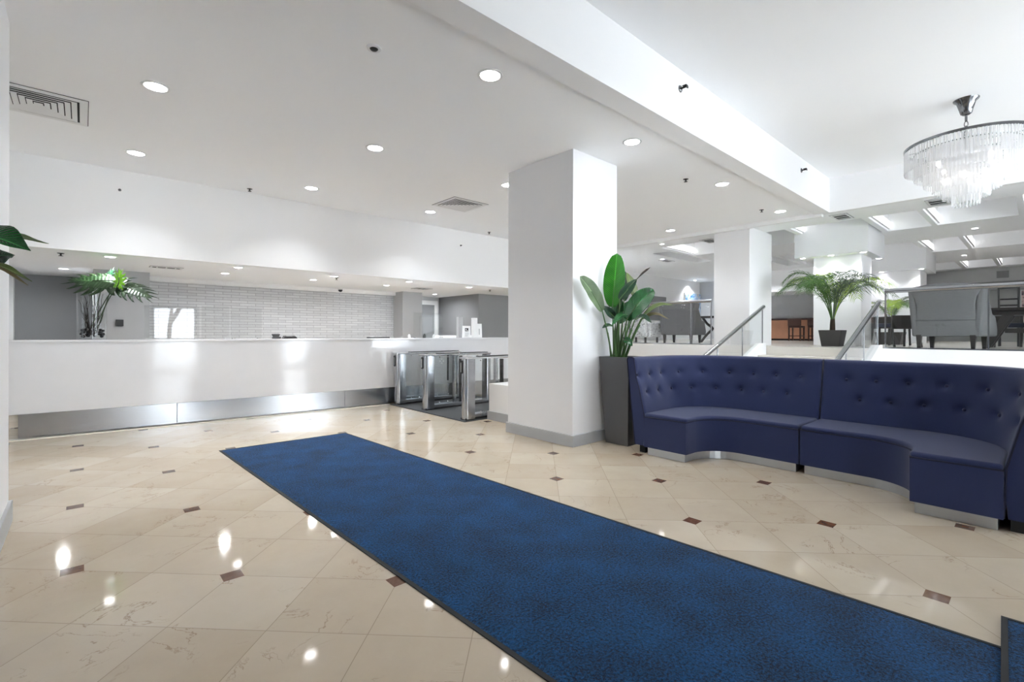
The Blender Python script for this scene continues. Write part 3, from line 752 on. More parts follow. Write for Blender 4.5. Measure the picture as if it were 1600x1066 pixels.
spec = [  # foot px, base, tip, width, facing, material, bend
    (959, (957, 480, -.02), (964, 396, 0.05), 0.27, toC + Vector((-.2, .3, .2)), 'leaf_bright', 0.0),
    (957, (941, 486, -.18), (906, 432, -.33), 0.20, toC + Vector((0.3, -.1, .35)), 'leaf_pale', 0.03),
    (969, (975, 470, .14), (977, 424, .22), 0.15, toC + Vector((.6, 0, .3)), 'leaf_dark', 0.0),
    (971, (992, 466, .10), (979, 426, .20), 0.13, toC + Vector((.4, .2, .4)), 'leaf_olive', 0.02),
    (974, (979, 500, -.10), (1021, 452, -.05), 0.235, toC + Vector((.1, -.1, .7)), 'leaf', 0.035),
    (966, (968, 468, -.12), (995, 436, -.1), 0.13, toC + Vector((-.3, .2, .3)), 'leaf_dark', 0.0),
    (977, (1006, 492, -.15), (1052, 477, -.2), 0.11, toC * .4 + Vector((0, 0, 1)), 'leaf_olive', 0.05),
    (975, (1001, 500, -.05), (1045, 499, -.1), 0.10, toC * .4 + Vector((0, 0, 1)), 'leaf_brown', 0.06),
    (972, (992, 500, -.2), (1018, 505, -.3), 0.12, toC * .5 + Vector((0, 0, 1)), 'leaf_dark', 0.05),
    (966, (990, 493, -.05), (956, 508, -.2), 0.12, toC * .5 + Vector((0, 0, 1)), 'leaf', 0.06),
    (963, (961, 497, -.05), (942, 478, -.1), 0.11, toC + Vector((0, 0, .3)), 'leaf_dark', 0.0),
    (962, (958, 510, -.1), (941, 513, -.15), 0.075, toC * .6 + Vector((0, 0, 1)), 'leaf_dark', 0.02),
    (968, (974, 531, -.1), (988, 541, -.14), 0.09, toC + Vector((0, 0, .5)), 'leaf', 0.02),
    (970, (965, 505, .1), (985, 470, .2), 0.17, toC + Vector((0.1, 0, .3)), 'leaf', 0.0),
    (964, (966, 500, .0), (963, 455, .02), 0.16, toC + Vector((0, 0, .2)), 'leaf', 0.0),
]
broad = lambda t: max(0.0, math.sin(PI * min(1, t * .98 + .02) ** 0.95)) ** 0.48
for f0, b0, t0, wd, fc, mn, bd in spec:
    stalk_leaf(bp, ft(f0), B(*b0), B(*t0), wd, fc, mn, 0.010, bd, shape=broad if wd > .19 else None)
fl = obj('flower_stalk', MB().tube(smooth_path([ft(967), B(964, 510, -.05), B(975, 460, -.1), B(1000, 431, -.12)], 22), [0.010 - 0.005 * i / 22 for i in range(23)], 7), M['stem_dark'], bp, smooth=True)
obj('bud', MB().tube([B(999, 432, -.12), B(1004, 427, -.12), B(1010, 422, -.12), B(1016, 418, -.12)], [0.006, 0.012, 0.013, 0.003], 8), M['twig'], fl, smooth=True)
for f0, t0 in ((955, (950, 520, -.05)), (958, (962, 500, .1)), (961, (968, 495, -.1)), (965, (980, 500, .1)), (973, (988, 515, -.08)), (976, (1000, 508, 0)), (969, (972, 505, .02))):
    obj('stalk', MB().tube(smooth_path([ft(f0), ft(f0).lerp(B(*t0), .5) + Vector((0, 0, .03)), B(*t0)], 10), [0.012 - .006 * i / 10 for i in range(11)], 7), M['stem'], bp, smooth=True)

# leaves of a second plant at the left edge, in front of the pillar
lp = thing('potted_plant', 'large leafy plant before the white pillar at the left edge, only leaf tips showing', 'plant', (-0.72, 2.25, 0))
pc = Vector((-0.72, 2.25, 0))
obj('pot', MB().lathe([(0.0, 0), (0.15, 0), (0.20, 0.45), (0.21, 0.48), (0.185, 0.48), (0.18, 0.44), (0, 0.44)], pc.x, pc.y, 32), M['pot'], lp, smooth=True)
DL = 2.25 * FW[1] - 0.35 * FW[0]
def BL(px, py, dz=0.0): return dep(px, py, DL + dz)
pt_ = lambda t: (math.sin(PI * min(1, t + .02) ** 0.62)) ** 0.9
for b0, t0, wd, fc, mn, bd in [((-70, 392, 0), (76, 381, .05), 0.085, Vector((0, 0, 1)) + toC * .25, 'leaf_olive', 0.03),
                               ((-80, 382, -.1), (48, 392, -.05), 0.15, Vector((0, 0, 1)) + toC * .55, 'leaf', 0.03),
                               ((-50, 390, 0), (23, 399, .1), 0.15, toC + Vector((0, 0, .4)), 'leaf_dark', -0.01),
                               ((-60, 420, 0), (50, 440, 0), 0.035, Vector((0, 0, 1)) + toC * .3, 'leaf_olive', 0.03),
                               ((-60, 428, -.1), (44, 446, .1), 0.03, Vector((0, 0, 1)) + toC * .3, 'leaf_brown', 0.035)]:
    stalk_leaf(lp, pc + Vector((rnd.uniform(-.05, .05), rnd.uniform(-.05, .05), 0.43)), BL(*b0), BL(*t0), wd, fc, mn, 0.007, bd, wav=0.08, shape=pt_)

# vase with monstera leaves on the counter
VP = Vector((0.085, 8.56, 1.222))
VH, VR = 0.64, 0.155
vs_ = thing('glass_vase', 'clear cylinder vase with dark twigs and stones on the reception counter', 'vase', VP)
obj('body', MB().lathe([(0.0, VP.z), (VR, VP.z), (VR, VP.z + VH), (VR - 0.006, VP.z + VH), (VR - 0.006, VP.z + 0.012), (0, VP.z + 0.012)], VP.x, VP.y, 40), M['vase'], vs_, smooth=True)
stn = MB()
for k in range(34):
    a, r = rnd.uniform(0, 2 * PI), VR * 0.82 * math.sqrt(rnd.random())
    stn.ball((VP.x + r * math.cos(a), VP.y + r * math.sin(a), VP.z + 0.035 + rnd.uniform(0, 0.10)), rnd.uniform(0.018, 0.028), 8, 5, (1, 1, 0.8))
so = obj('stones', stn, M['black'], vs_, smooth=True); so['kind'] = 'stuff'
tw = MB()
for k in range(26):
    a = rnd.uniform(0, 2 * PI); r0 = 0.03; r1 = rnd.uniform(0.04, VR * 0.9); h1 = rnd.uniform(0.25, 0.6)
    p = [VP + Vector((r0 * math.cos(a), r0 * math.sin(a), 0.06))]
    for j in range(1, 8):
        q = j / 7; rr = r0 + (r1 - r0) * q + rnd.uniform(-.012, .012); aa = a + 0.5 * q + rnd.uniform(-.15, .15)
        p.append(VP + Vector((min(rr, VR * .92) * math.cos(aa), min(rr, VR * .92) * math.sin(aa), 0.06 + h1 * q)))
    tw.tube(p, [0.0048 - 0.0025 * j / 7 for j in range(8)], 5)
to = obj('twigs', tw, M['twig'], vs_); to['kind'] = 'stuff'
mp = thing('monstera_stems', 'monstera leaves on long stems standing in the glass vase on the counter', 'plant', VP + Vector((0, 0, 0.02)))
DV = VP.x * FW[0] + VP.y * FW[1]
def BV(px, py, dz=0.0): return dep(px, py, DV + dz)
def monstera(base, tip, width, face, mname, lobes=8, foot=None, droop=0.1):
    base, tip, face = Vector(base), Vector(tip), Vector(face).normalized()
    ax = (tip - base); Ln = ax.length; d = ax.normalized(); sd = d.cross(face).normalized(); up = sd.cross(d).normalized()
    mb = MB(); uv = []
    def P(x, y):   # x across, y along
        return base + d * (y * Ln) + sd * (x * width / 2) - up * (droop * (x * x + (y - .4) ** 2 * 0.8) * width)
    prof = lambda y: (0.55 + 0.45 * math.sin(PI * (y + .18) / 1.18)) * (1 - max(0, y) ** 4) if y < 1 else 0
    # heart-shaped inner sheet
    ys = [-0.12 + 1.12 * i / 24 for i in range(25)]
    rows = []
    for y in ys:
        w = 0.55 * prof(y)
        rows.append([P(w * k / 6, y - 0.10 * (abs(k) / 6) if y < .1 else y) for k in range(-6, 7)])
        uv += [(k / 6 * 0.55, y) for k in range(-6, 7)]
    mb.grid(rows)
    # fingers, separated by slits
    for sgn in (-1, 1):
        for i in range(lobes):
            y0 = -0.12 + 1.08 * i / lobes; y1 = y0 + 1.08 / lobes * 0.90
            w1 = prof((y0 + y1) / 2)
            rr = []
            for k in range(7):
                q = k / 6; x = 0.48 * w1 + 0.52 * w1 * q
                sh = 0.20 * q * q * (1 if y0 > 0.1 else -0.6 + y0 * 3)
                tp = 1 - 0.55 * q ** 4
                c = (y0 + y1) / 2 + sh; hw = (y1 - y0) / 2 * tp
                rr.append([P(sgn * x, c - hw), P(sgn * x, c), P(sgn * x, c + hw)])
                uv += [(sgn * x, c - hw), (sgn * x, c), (sgn * x, c + hw)]
            mb.grid(rr)
    mb.uv = uv
    lf = obj('leaf', mb, M[mname], mp, smooth=True, solid=0.0012)
    ft_ = foot if foot is not None else VP + Vector((0, 0, 0.1))
    obj('stalk', MB().tube(smooth_path([ft_, ft_.lerp(base, 0.6) + Vector((0, 0, 0.04)), base, base + d * Ln * 0.5], 16), 0.006, 7), M['stem_dark'], lf, smooth=True)
monstera(BV(184, 441, -.02), BV(104, 436, -.14), 0.44, toC * 1.0 + Vector((0, 0, .8)), 'monstera', 7, VP + Vector((-.03, 0, .1)), 0.16)
monstera(BV(180, 440, .05), BV(238, 466, -.05), 0.36, Vector((0, 0, 1)) + toC * .7, 'monstera', 7, VP + Vector((.05, .02, .1)), 0.12)
monstera(BV(184, 446, -.12), BV(188, 421, -.16), 0.17, toC + Vector((.1, 0, .1)), 'lime', 5, VP + Vector((.02, .0, .12)), 0.1)
monstera(BV(162, 440, .1), BV(178, 420, .12), 0.20, toC + Vector((-.2, 0, .6)), 'leaf_dark', 6, VP + Vector((.0, .02, .12)), 0.1)

# palms
def palm(loc, h, spread, nfr, lab, potw, poth, seed, dirs=None, xmax=99):
    r = random.Random(seed); loc = Vector(loc)
    pt = thing('plant_pot', lab[0], 'pot', loc)
    a, b = potw / 2, potw / 2 * 0.78
    o4 = lambda q, z: [(loc.x - q, loc.y - q, z), (loc.x + q, loc.y - q, z), (loc.x + q, loc.y + q, z), (loc.x - q, loc.y + q, z)]
    zt = loc.z + poth
    obj('body', MB().add(o4(b, loc.z) + o4(a, zt) + o4(a - .03, zt) + o4(a - .03, zt - .06), [(0, 3, 2, 1), (0, 1, 5, 4), (1, 2, 6, 5), (2, 3, 7, 6), (3, 0, 4, 7), (4, 5, 9, 8), (5, 6, 10, 9), (6, 7, 11, 10), (7, 4, 8, 11),
                                          (8, 9, 13, 12), (9, 10, 14, 13), (10, 11, 15, 14), (11, 8, 12, 15), (12, 13, 14, 15)]), M['pot'], pt, bevel=0.008)
    p = thing('potted_palm', lab[1], 'palm', (loc.x, loc.y, zt - .06))
    c0 = Vector((loc.x, loc.y, zt - 0.06))
    obj('trunk', MB().tube([c0, c0 + Vector((0, 0, h * .12)), c0 + Vector((.01, 0, h * .22))], [0.05, 0.045, 0.035], 10), M['trunk'], p, smooth=True)
    for i in range(nfr):
        az, reach, top = dirs[i] if dirs else (2 * PI * i / nfr + r.uniform(-.3, .3), spread * r.uniform(.7, 1), h * r.uniform(.75, 1))
        hd = Vector((math.cos(az), math.sin(az), 0)); s0 = c0 + Vector((0, 0, h * .19)) + hd * 0.02
        if hd.x > 0.05: reach = min(reach, (xmax - loc.x) / hd.x * .72)
        mn = r.choice(['palm', 'palm', 'palm_grey', 'palm_yellow'])
        path = bez(s0, s0 + hd * reach * .12 + Vector((0, 0, (top - h * .19) * .75)), c0 + hd * reach * .62 + Vector((0, 0, top * 1.06)), c0 + hd * reach + Vector((0, 0, top * (.62 + .2 * r.random()))), 22)
        mb = MB().tube(path, [0.009 - .007 * k / 22 for k in range(23)], 5)
        for k in range(5, 23):
            t_ = k / 22; d = (path[min(k + 1, 22)] - path[k - 1]).normalized()
            sd = d.cross(Vector((0, 0, 1))).normalized(); up = sd.cross(d)
            for sub in ((0, .5) if reach > .55 else (0,)):
                bpnt = path[k - 1].lerp(path[k], sub)
                ln = reach * .46 * (math.sin(PI * min(1, (t_ - .12) / .95)) ** .6 if t_ > .13 else .2) * r.uniform(.85, 1.1)
                for sg in (-1, 1):
                    dr = (d * .75 + sd * sg * .85 + up * r.uniform(-.05, .25)).normalized()
                    e1 = bpnt + dr * ln * .5; e2 = bpnt + dr * ln + Vector((0, 0, -ln * r.uniform(.2, .5)))
                    wv = d.cross(dr).cross(dr).normalized() * (0.0062 if reach > .55 else .0042)
                    lift = up * 0.004
                    mb.add([bpnt - wv * .6, bpnt + wv * .6, e1 + wv, e2, e1 - wv, e1 + lift], [(0, 1, 2, 5), (0, 5, 4), (5, 2, 3), (4, 5, 3)])
        obj('frond', mb, M[mn], p)
    return p
palm((10.72, 2.70, ZF), 1.36, 0.98, 19, ('dark square pot in front of the upper column by the stairs', 'bushy palm in the dark pot in front of the upper column'), 0.38, 0.31, 3, xmax=11.58)
palm((13.6, 2.3, ZF), 0.95, 0.6, 11, ('dark pot beyond the wing chair, behind the stair rail', 'smaller yellow-green palm beyond the wing chair'), 0.50, 0.28, 11)

# ================================================================== ceiling fittings
def downlight(x, y, z, lab, grp, r=0.085, power=26.0, spread=150):
    t = thing('recessed_downlight', lab, 'ceiling light', (x, y, z), grp)
    obj('trim_ring', MB().lathe([(r, z + 0.002), (r + 0.022, z - 0.001), (r + 0.02, z - 0.006), (r, z - 0.007), (r - .004, z - 0.003), (r, z + 0.002)], x, y, 28), M['ventwhite'], t, smooth=True)
    obj('lens', MB().cyl(x, y, z - 0.0055, z - 0.0025, r - 0.004, 28), M['lamp'], t)
    return t
def lamp_at(x, y, z, power, r=0.08, spread=112):
    ld = bpy.data.lights.new('downlight', 'AREA'); ld.shape = 'DISK'; ld.size = 2 * r; ld.energy = power; ld.spread = math.radians(spread); ld.color = (0.94, 0.975, 1.0)
    lo = bpy.data.objects.new('downlight_lamp', ld); C.objects.link(lo); lo.location = (x, y, z - 0.012)
PW_MAIN, PW_SOFF, PW_UP = 10.0, 17.0, 14.0
rows_y = [(3.07, 'beside the beam'), (5.17, 'in the middle row'), (7.24, 'in the row by the reception wall')]
cols_x = [(0.465, 'first from the left'), (2.51, 'second from the left'), (4.56, 'third from the left'), (6.8, 'fourth from the left'), (9.07, 'last on the right')]
first = None
ordn = ['first counted from the left', 'second counted from the left', 'third counted from the left', 'last and farthest along the row']
for yy, rn in rows_y:
    kk = -1
    for xx, _c in cols_x:
        if yy > 5 and xx in (6.8,): continue
        if yy > 7 and xx > 9: continue
        if yy < 4 and xx < 1: continue
        kk += 1; lab = 'round lobby downlight %s, %s' % (rn, ordn[kk])
        if first is None: first = downlight(xx, yy, ZC, lab, 'lobby ceiling downlights')
        else: dup(first, (xx, yy, ZC), lab)
        lamp_at(xx, yy, ZC, PW_MAIN)
# soffit over the counter
first = None
for x, y, lab in [(0.27, 8.5, 'small soffit downlight over the vase, front row'), (1.82, 8.5, 'small soffit downlight over the counter screens, front row'),
                  (3.4, 8.62, 'small soffit downlight over the black phone, front row'), (4.86, 8.5, 'small soffit downlight over the left end of the turnstiles, front row'),
                  (6.45, 8.62, 'small soffit downlight over the white sign cards, front row'), (-0.24, 10.6, 'small soffit downlight before the dark left wall, back row'),
                  (1.83, 9.5, 'small soffit downlight before the left part of the stone wall, back row'), (3.33, 9.5, 'small soffit downlight before the middle of the stone wall, back row'),
                  (4.88, 9.5, 'small soffit downlight before the right end of the stone wall, back row'), (6.95, 10.8, 'small soffit downlight in front of the grey doorway, back row')]:
    if first is None: first = downlight(x, y, ZS, lab, 'soffit downlights over the counter', r=0.06)
    else: dup(first, (x, y, ZS), lab)
    lamp_at(x, y, ZS, PW_SOFF if y > 9 else 8.0, 0.055, 165 if y > 9 else 130)

def grille(name, x0, x1, y0, y1, z, lab, n=7, grp=None, fr=0.06):
    t = thing(name, lab, 'vent', ((x0 + x1) / 2, (y0 + y1) / 2, z), grp)
    zz = z - 0.012
    z_ = z; z = z - .0036; f = MB().box(x0, x1, y0, y0 + fr, zz, z).box(x0, x1, y1 - fr, y1, zz, z).box(x0, x0 + fr, y0 + fr, y1 - fr, zz, z).box(x1 - fr, x1, y0 + fr, y1 - fr, zz, z)
    obj('frame', f, M['ventwhite'], t, bevel=0.003); z = z_
    obj('duct_shade', MB().box(x0 - .005, x1 + .005, y0 - .005, y1 + .005, z - 0.0035, z - 0.0015), M['void'], t)  # dark sheet painted as shade in the opening and round the frame
    return t, (x0 + fr, x1 - fr, y0 + fr, y1 - fr, z)
def louvre4(t, bx, n):    # four-way diffuser: concentric square louvres
    x0, x1, y0, y1, z = bx
    for k in range(n):
        q = (k + 0.35) / n * 0.5; a0, a1 = x0 + (x1 - x0) * q, x1 - (x1 - x0) * q; b0, b1 = y0 + (y1 - y0) * q, y1 - (y1 - y0) * q
        w = (x1 - x0) / n * 0.42
        m = MB()
        zt, zb = z - 0.004, z - 0.013
        o = [(a0, b0), (a1, b0), (a1, b1), (a0, b1)]; i_ = [(a0 + w, b0 + w), (a1 - w, b0 + w), (a1 - w, b1 - w), (a0 + w, b1 - w)]
        for j in range(4):
            l = (j + 1) % 4
            m.hexa([(*o[j], zb), (*o[l], zb), (*i_[l], zt - .001), (*i_[j], zt - .001)], [(*o[j], zb + .0015), (*o[l], zb + .0015), (*i_[l], zt + .0005), (*i_[j], zt + .0005)])
        obj('louvre', m, M['ventwhite'], t)
def louvre_dir(t, bx, n):  # slats across the two side banks, long slats along the far bank
    x0, x1, y0, y1, z = bx
    xm = (x0 + x1) / 2
    for k in range(n):
        q = (k + .5) / n
        h = (y1 - y0) * 0.5 * (1 - 1.0 * q) + 0.02
        w = 0.5 * (x1 - x0) / n * .62
        for sg in (-1, 1):
            xc = xm + sg * (x1 - x0) / 2 * (1 - q)
            m = MB().hexa([(xc - w / 2, (y0 + y1) / 2 - h, z - .016), (xc + w / 2, (y0 + y1) / 2 - h, z - .010), (xc + w / 2, (y0 + y1) / 2 + h * .98, z - .010), (xc - w / 2, (y0 + y1) / 2 + h * .98, z - .016)],
                          [(xc - w / 2, (y0 + y1) / 2 - h, z - .0145), (xc + w / 2, (y0 + y1) / 2 - h, z - .0085), (xc + w / 2, (y0 + y1) / 2 + h * .98, z - .0085), (xc - w / 2, (y0 + y1) / 2 + h * .98, z - .0145)])
            obj('louvre', m, M['ventwhite'], t)
t, bx = grille('ceiling_vent', -0.66, 0.03, 5.92, 6.63, ZC, 'white ceiling air diffuser at the top left beside the pillar', grp='lobby ceiling diffusers'); louvre4(t, bx, 6)
t, bx = grille('ceiling_vent', 4.33, 5.01, 6.17, 6.82, ZC, 'white ceiling air diffuser left of the main column', grp='lobby ceiling diffusers'); louvre4(t, bx, 6)
for i, (x, y, sx, sy, z, lab) in enumerate([(0.98, 9.30, .42, .22, ZS, 'dark slotted vent in the soffit right of the vase'), (5.85, 9.65, .40, .28, ZS, 'dark slotted vent in the soffit near the grey pier'),
                                            (10.15, 2.42, .50, .26, ZM, 'dark slotted vent in the upper ceiling between the columns'), (10.15, 1.12, .50, .26, ZM, 'dark slotted vent in the upper ceiling below the chandelier'),
                                            (10.6, 5.05, .5, .28, ZM, 'dark slotted vent in the upper ceiling left of the upper column'), (12.6, 7.3, .5, .24, ZM, 'small dark vent in the upper ceiling over the left wing chair')]):
    t, bx = grille('slot_vent', x - sx / 2, x + sx / 2, y - sy / 2, y + sy / 2, z, lab, grp='small slotted ceiling vents', fr=0.03)
    for k in range(3):
        xx = bx[0] + (bx[1] - bx[0]) * (k + .5) / 3
        obj('louvre', MB().box(xx - .007, xx + .007, bx[2], bx[3], z - .010, z - .004), M['ventwhite'], t)

def cam_dome():
    x, y, z = 1.62, 3.36, ZC
    t = thing('ceiling_speaker', 'small round fitting with a black centre in the near lobby ceiling', 'ceiling fitting', (x, y, z))
    obj('trim_ring', MB().lathe([(0.03, z - .001), (0.055, z - .001), (0.052, z - .010), (0.032, z - .012), (.03, z - .001)], x, y, 28), M['ventwhite'], t, smooth=True)
    obj('lens', MB().ball((x, y, z - .003), 0.033, 16, 8, (1, 1, .7)), M['black'], t, smooth=True)
cam_dome()
def sprinkler(x, y, z, lab, grp='pendent sprinklers'):
    t = thing('ceiling_sprinkler', lab, 'sprinkler', (x, y, z), grp)
    obj('escutcheon', MB().lathe([(0, z - .001), (0.038, z - .001), (0.03, z - .010), (0.012, z - .012), (0, z - .012)], x, y, 20), M['chrome'], t, smooth=True)
    obj('head', MB().cyl(x, y, z - .035, z - .012, 0.010, 10).cyl(x, y, z - .040, z - .035, 0.024, 12), M['black'], t)
    return t
s0 = sprinkler(1.84, 7.9, ZC, 'dark ceiling sprinkler above the left part of the reception wall')
dup(s0, (6.4, 7.85, ZC), 'dark ceiling sprinkler just left of the main column top')
dup(s0, (6.21, 3.31, ZC), 'dark ceiling sprinkler right of the main column')
dup(s0, (8.72, 3.25, ZC), 'dark ceiling sprinkler near the end of the lobby ceiling')
for x, y, lab in ((-0.22, 8.55, 'small dark sprinkler in the soffit over the left end of the counter'), (3.53, 8.85, 'small dark sprinkler in the soffit over the phone'), (7.2, 8.8, 'small dark sprinkler in the soffit near the column')):
    dup(s0, (x, y, ZS), lab)
def wall_sprinkler(x, z, y, lab, grp, s=1.0):
    t = thing('sidewall_sprinkler', lab, 'sprinkler', (x, y, z), grp)
    b = MB().lathe([(0, 0), (0.036 * s, 0), (0.028 * s, .012), (0.012 * s, .014), (0, .014)], 0, 0, 20)
    b.v = [Vector((x + v.x, y - v.z, z + v.y)) for v in b.v]
    obj('wall_mount', b, M['chrome'], t, smooth=True)
    obj('head', MB().tube([(x, y - .012, z), (x, y - .07 * s, z)], 0.010 * s, 8).box(x - .022 * s, x + .022 * s, y - .078 * s, y - .068 * s, z - .014 * s, z + .006 * s).box(x - .02 * s, x + .02 * s, y - .075 * s, y - .03 * s, z + .012 * s, z + .016 * s), M['black'], t)
    return t
w0 = wall_sprinkler(4.536, 3.822, 2.48, 'sidewall sprinkler on the beam, the nearer one', 'sprinklers on the beam')
dup(w0, (8.2, 2.48, 3.83), 'sidewall sprinkler on the beam, near its far end')
w1 = wall_sprinkler(5.87, 3.15, 8.141, 'tiny fitting on the upper reception wall, right of the diffuser', 'tiny fittings on the upper wall', 0.5)
dup(w1, (0.354, 8.141, 3.197), 'tiny fitting on the upper reception wall, left end')
t = thing('security_camera', 'small black dome camera under the white trim of the stone wall', 'camera', (4.45, 10.93, ZS))
obj('mount', MB().cyl(4.45, 10.93, ZS - .03, ZS, .05, 20), M['ventwhite'], t)
obj('dome', MB().ball((4.45, 10.93, ZS - .04), .048, 14, 8, (1, 1, .9)), M['black'], t, smooth=True)

# linear lights in the coffers
first = None
def strip(x0, x1, y, z, lab):
    t = thing('linear_light', lab, 'light strip', ((x0 + x1) / 2, y, z), 'linear lights of the coffered ceiling')
    obj('diffuser', MB().box(x0, x1, y - .03, y - .001, z + .012, z + .16), M['strip'], t)
    obj('housing', MB().box(x0 - .01, x1 + .01, y - .034, y - .001, z, z + .012), M['ventwhite'], t)
k = 0
names = ['first', 'second', 'third', 'fourth', 'fifth', 'sixth', 'seventh', 'eighth']
for (x0, x1), rn in (((10.6, 12.26), 'nearest row of coffers'), ((14.15, 16.25), 'middle row of coffers'), ((18.95, 20.9), 'farthest row of coffers')):
    for j, (a, b) in enumerate(fins[2:6]):
        strip(x0, x1, a - (x0 - 10.56) * .06 - .004, ZM + 0.03, 'glowing light strip in the %s, %s counted from the left' % (rn, names[j]))
strip(10.6, 12.26, 6.29, ZM + .03, 'glowing light strip in the coffer left of the upper column')
first = None
for x, y, z, lab in [(11.40, 2.9, 2.93, 'spotlight under the column cap facing the palm'), (11.42, 2.36, 2.93, 'bright spotlight at the corner of the column cap'), (11.42, 3.42, 2.93, 'spotlight at the left end of the column cap'), (12.6, 2.33, 2.93, 'spotlight under the right side of the column cap'),
                  (15.4, 2.0, 2.93, 'spotlight at the corner of the far column cap'), (15.45, 2.8, 2.93, 'spotlight under the left of the far column cap'),
                  (12.2, 7.2, ZM, 'downlight in the upper ceiling over the left wing chair'), (10.15, 6.0, ZM, 'downlight in the upper ceiling above the glass balustrade'),
                  (13.2, 0.9, ZM, 'downlight in the upper ceiling behind the wing chair'), (17.5, 1.4, ZM, 'downlight in the upper ceiling before the far wall')]:
    if first is None: first = downlight(x, y, z, lab, 'spotlights of the upper level', r=0.05)
    else: dup(first, (x, y, z), lab)
    lamp_at(x, y, z, PW_UP * (1.0 if z > 3 else 0.35), 0.045)
for x, y, lab in ((18.0, 9.2, 'added downlight washing the blue painting left of the upper column'), (17.6, -0.5, 'added downlight in the upper ceiling in front of the pink painting'), (16.5, 6.0, 'added downlight in the upper ceiling in front of the bar alcove')):
    dup(first, (x, y, ZM), lab); lamp_at(x, y, ZM, PW_UP, 0.05)  # added lamps with fixtures, they brighten the far upper level

# ================================================================== chandelier
CX, CY = 7.55, 0.59
ch = thing('chandelier', 'tiered round crystal chandelier hanging from the raised ceiling over the sofa', 'chandelier', (CX, CY, ZR))
obj('canopy', MB().lathe([(0, ZR - .001), (0.115, ZR - .001), (0.112, ZR - .012), (0.085, ZR - .035), (0.062, ZR - .12), (0.05, ZR - .165), (0.03, ZR - .18), (0, ZR - .18)], CX, CY, 32), M['chrome'], ch, smooth=True)
chn = MB().cyl(CX, CY, ZR - .25, ZR - .18, 0.012, 10)
z = ZR - .25
for k in range(5):
    ring = []
    for a in range(13):
        an = 2 * PI * a / 12
        u, v = 0.016 * math.cos(an), 0.034 * math.sin(an)
        ring.append((CX + (u if k % 2 else 0), CY + (0 if k % 2 else u), z - .034 + v))
    chn.tube(ring, 0.0045, 6); z -= 0.052
obj('chain', chn, M['chrome'], ch, smooth=True)
tiers = [(0.549, 3.53, 3.24), (0.46, 3.45, 3.15), (0.37, 3.36, 3.06), (0.29, 3.27, 2.97), (0.20, 3.18, 2.885), (0.117, 3.09, 2.80)]
def crystal(name, rough=0.03):
    m, nt, p = new_mat(name); nt.nodes.remove(p); L = nt.links.new
    tr = N(nt, 'ShaderNodeBsdfTransparent', Color=(0.99, 0.99, 0.99, 1)); gl = N(nt, 'ShaderNodeBsdfGlossy', Roughness=rough)
    tl = N(nt, 'ShaderNodeBsdfTranslucent', Color=(0.95, 0.95, 0.96, 1))
    fr = N(nt, 'ShaderNodeFresnel'); two_sided(nt, fr, 1.5)
    m1 = N(nt, 'ShaderNodeMixShader'); m1.inputs[0].default_value = 0.32; L(tr.outputs[0], m1.inputs[1])
    df = N(nt, 'ShaderNodeBsdfDiffuse', Color=(0.96, 0.96, 0.97, 1)); m0 = N(nt, 'ShaderNodeMixShader'); m0.inputs[0].default_value = 0.4
    L(tl.outputs[0], m0.inputs[1]); L(df.outputs[0], m0.inputs[2]); L(m0.outputs[0], m1.inputs[2])
    m2 = N(nt, 'ShaderNodeMixShader'); L(fr.outputs[0], m2.inputs[0]); L(m1.outputs[0], m2.inputs[1]); L(gl.outputs[0], m2.inputs[2])
    L(m2.outputs[0], nt.nodes['Material Output'].inputs[0])
    return m
M['crystal'] = crystal('cut_crystal')
dcx, dcy = CX, CY
toCam = math.atan2(-dcy, -dcx)
rest = MB(); allp = []
for ti, (r, zt, zb) in enumerate(tiers):
    rim = 0.028 if ti == 0 else 0.010
    rg = obj('tier_ring', MB().lathe([(r + .008, zt - rim), (r + .010, zt), (r - .006, zt), (r - .008, zt - rim), (r + .008, zt - rim)], CX, CY, 64)
             .box(CX - r, CX + r, CY - .006, CY + .006, zt - .012, zt - .004).box(CX - .006, CX + .006, CY - r, CY + r, zt - .012, zt - .004), M['chrome'], ch, smooth=False)
    n = int(2 * PI * r / 0.031)
    for k in range(n):
        a = 2 * PI * k / n
        da = abs((a - toCam + PI) % (2 * PI) - PI)
        allp.append((da / 1.0 + ti * 1.4, ti, a, r, zt - rim, zb, rg))
allp.sort(key=lambda q: q[0])
def prism_mesh(mb, a, r, z1, z0):
    c, s_ = math.cos(a), math.sin(a)
    hw, ht = 0.0125, 0.006
    def P(u, v, z): return (CX + (r + v) * c - u * s_, CY + (r + v) * s_ + u * c, z)
    sec = [(-hw, 0), (0, ht), (hw, 0), (0, -ht)]
    zz = [(z1, .8), (z1 - .012, 1.0), (z0 + .02, 1.0), (z0, .25)]
    vs = [P(u * k, v * k, z) for z, k in zz for u, v in sec]
    fs = [(i * 4 + j, i * 4 + (j + 1) % 4, (i + 1) * 4 + (j + 1) % 4, (i + 1) * 4 + j) for i in range(3) for j in range(4)] + [(3, 2, 1, 0), (12, 13, 14, 15)]
    mb.add(vs, fs)
for i, (_, ti, a, r, z1, z0, rg) in enumerate(allp):
    if i < 98:
        m = MB(); prism_mesh(m, a, r, z1, z0); obj('crystal_prism', m, M['crystal'], rg)
    else: prism_mesh(rest, a, r, z1, z0)
o = obj('crystal_prisms', rest, M['crystal'], ch); o['kind'] = 'stuff'
for k in range(8):
    a = 2 * PI * k / 8; rr = 0.3 if k % 2 else 0.16; zb_ = 3.28 if k % 2 else 3.12
    obj('bulb', MB().ball((CX + rr * math.cos(a), CY + rr * math.sin(a), zb_), 0.022, 10, 8, (1, 1, 1.6)), M['bulb'], ch, smooth=True)
obj('stem', MB().cyl(CX, CY, 2.95, ZR - .5, 0.010, 10), M['chrome'], ch)

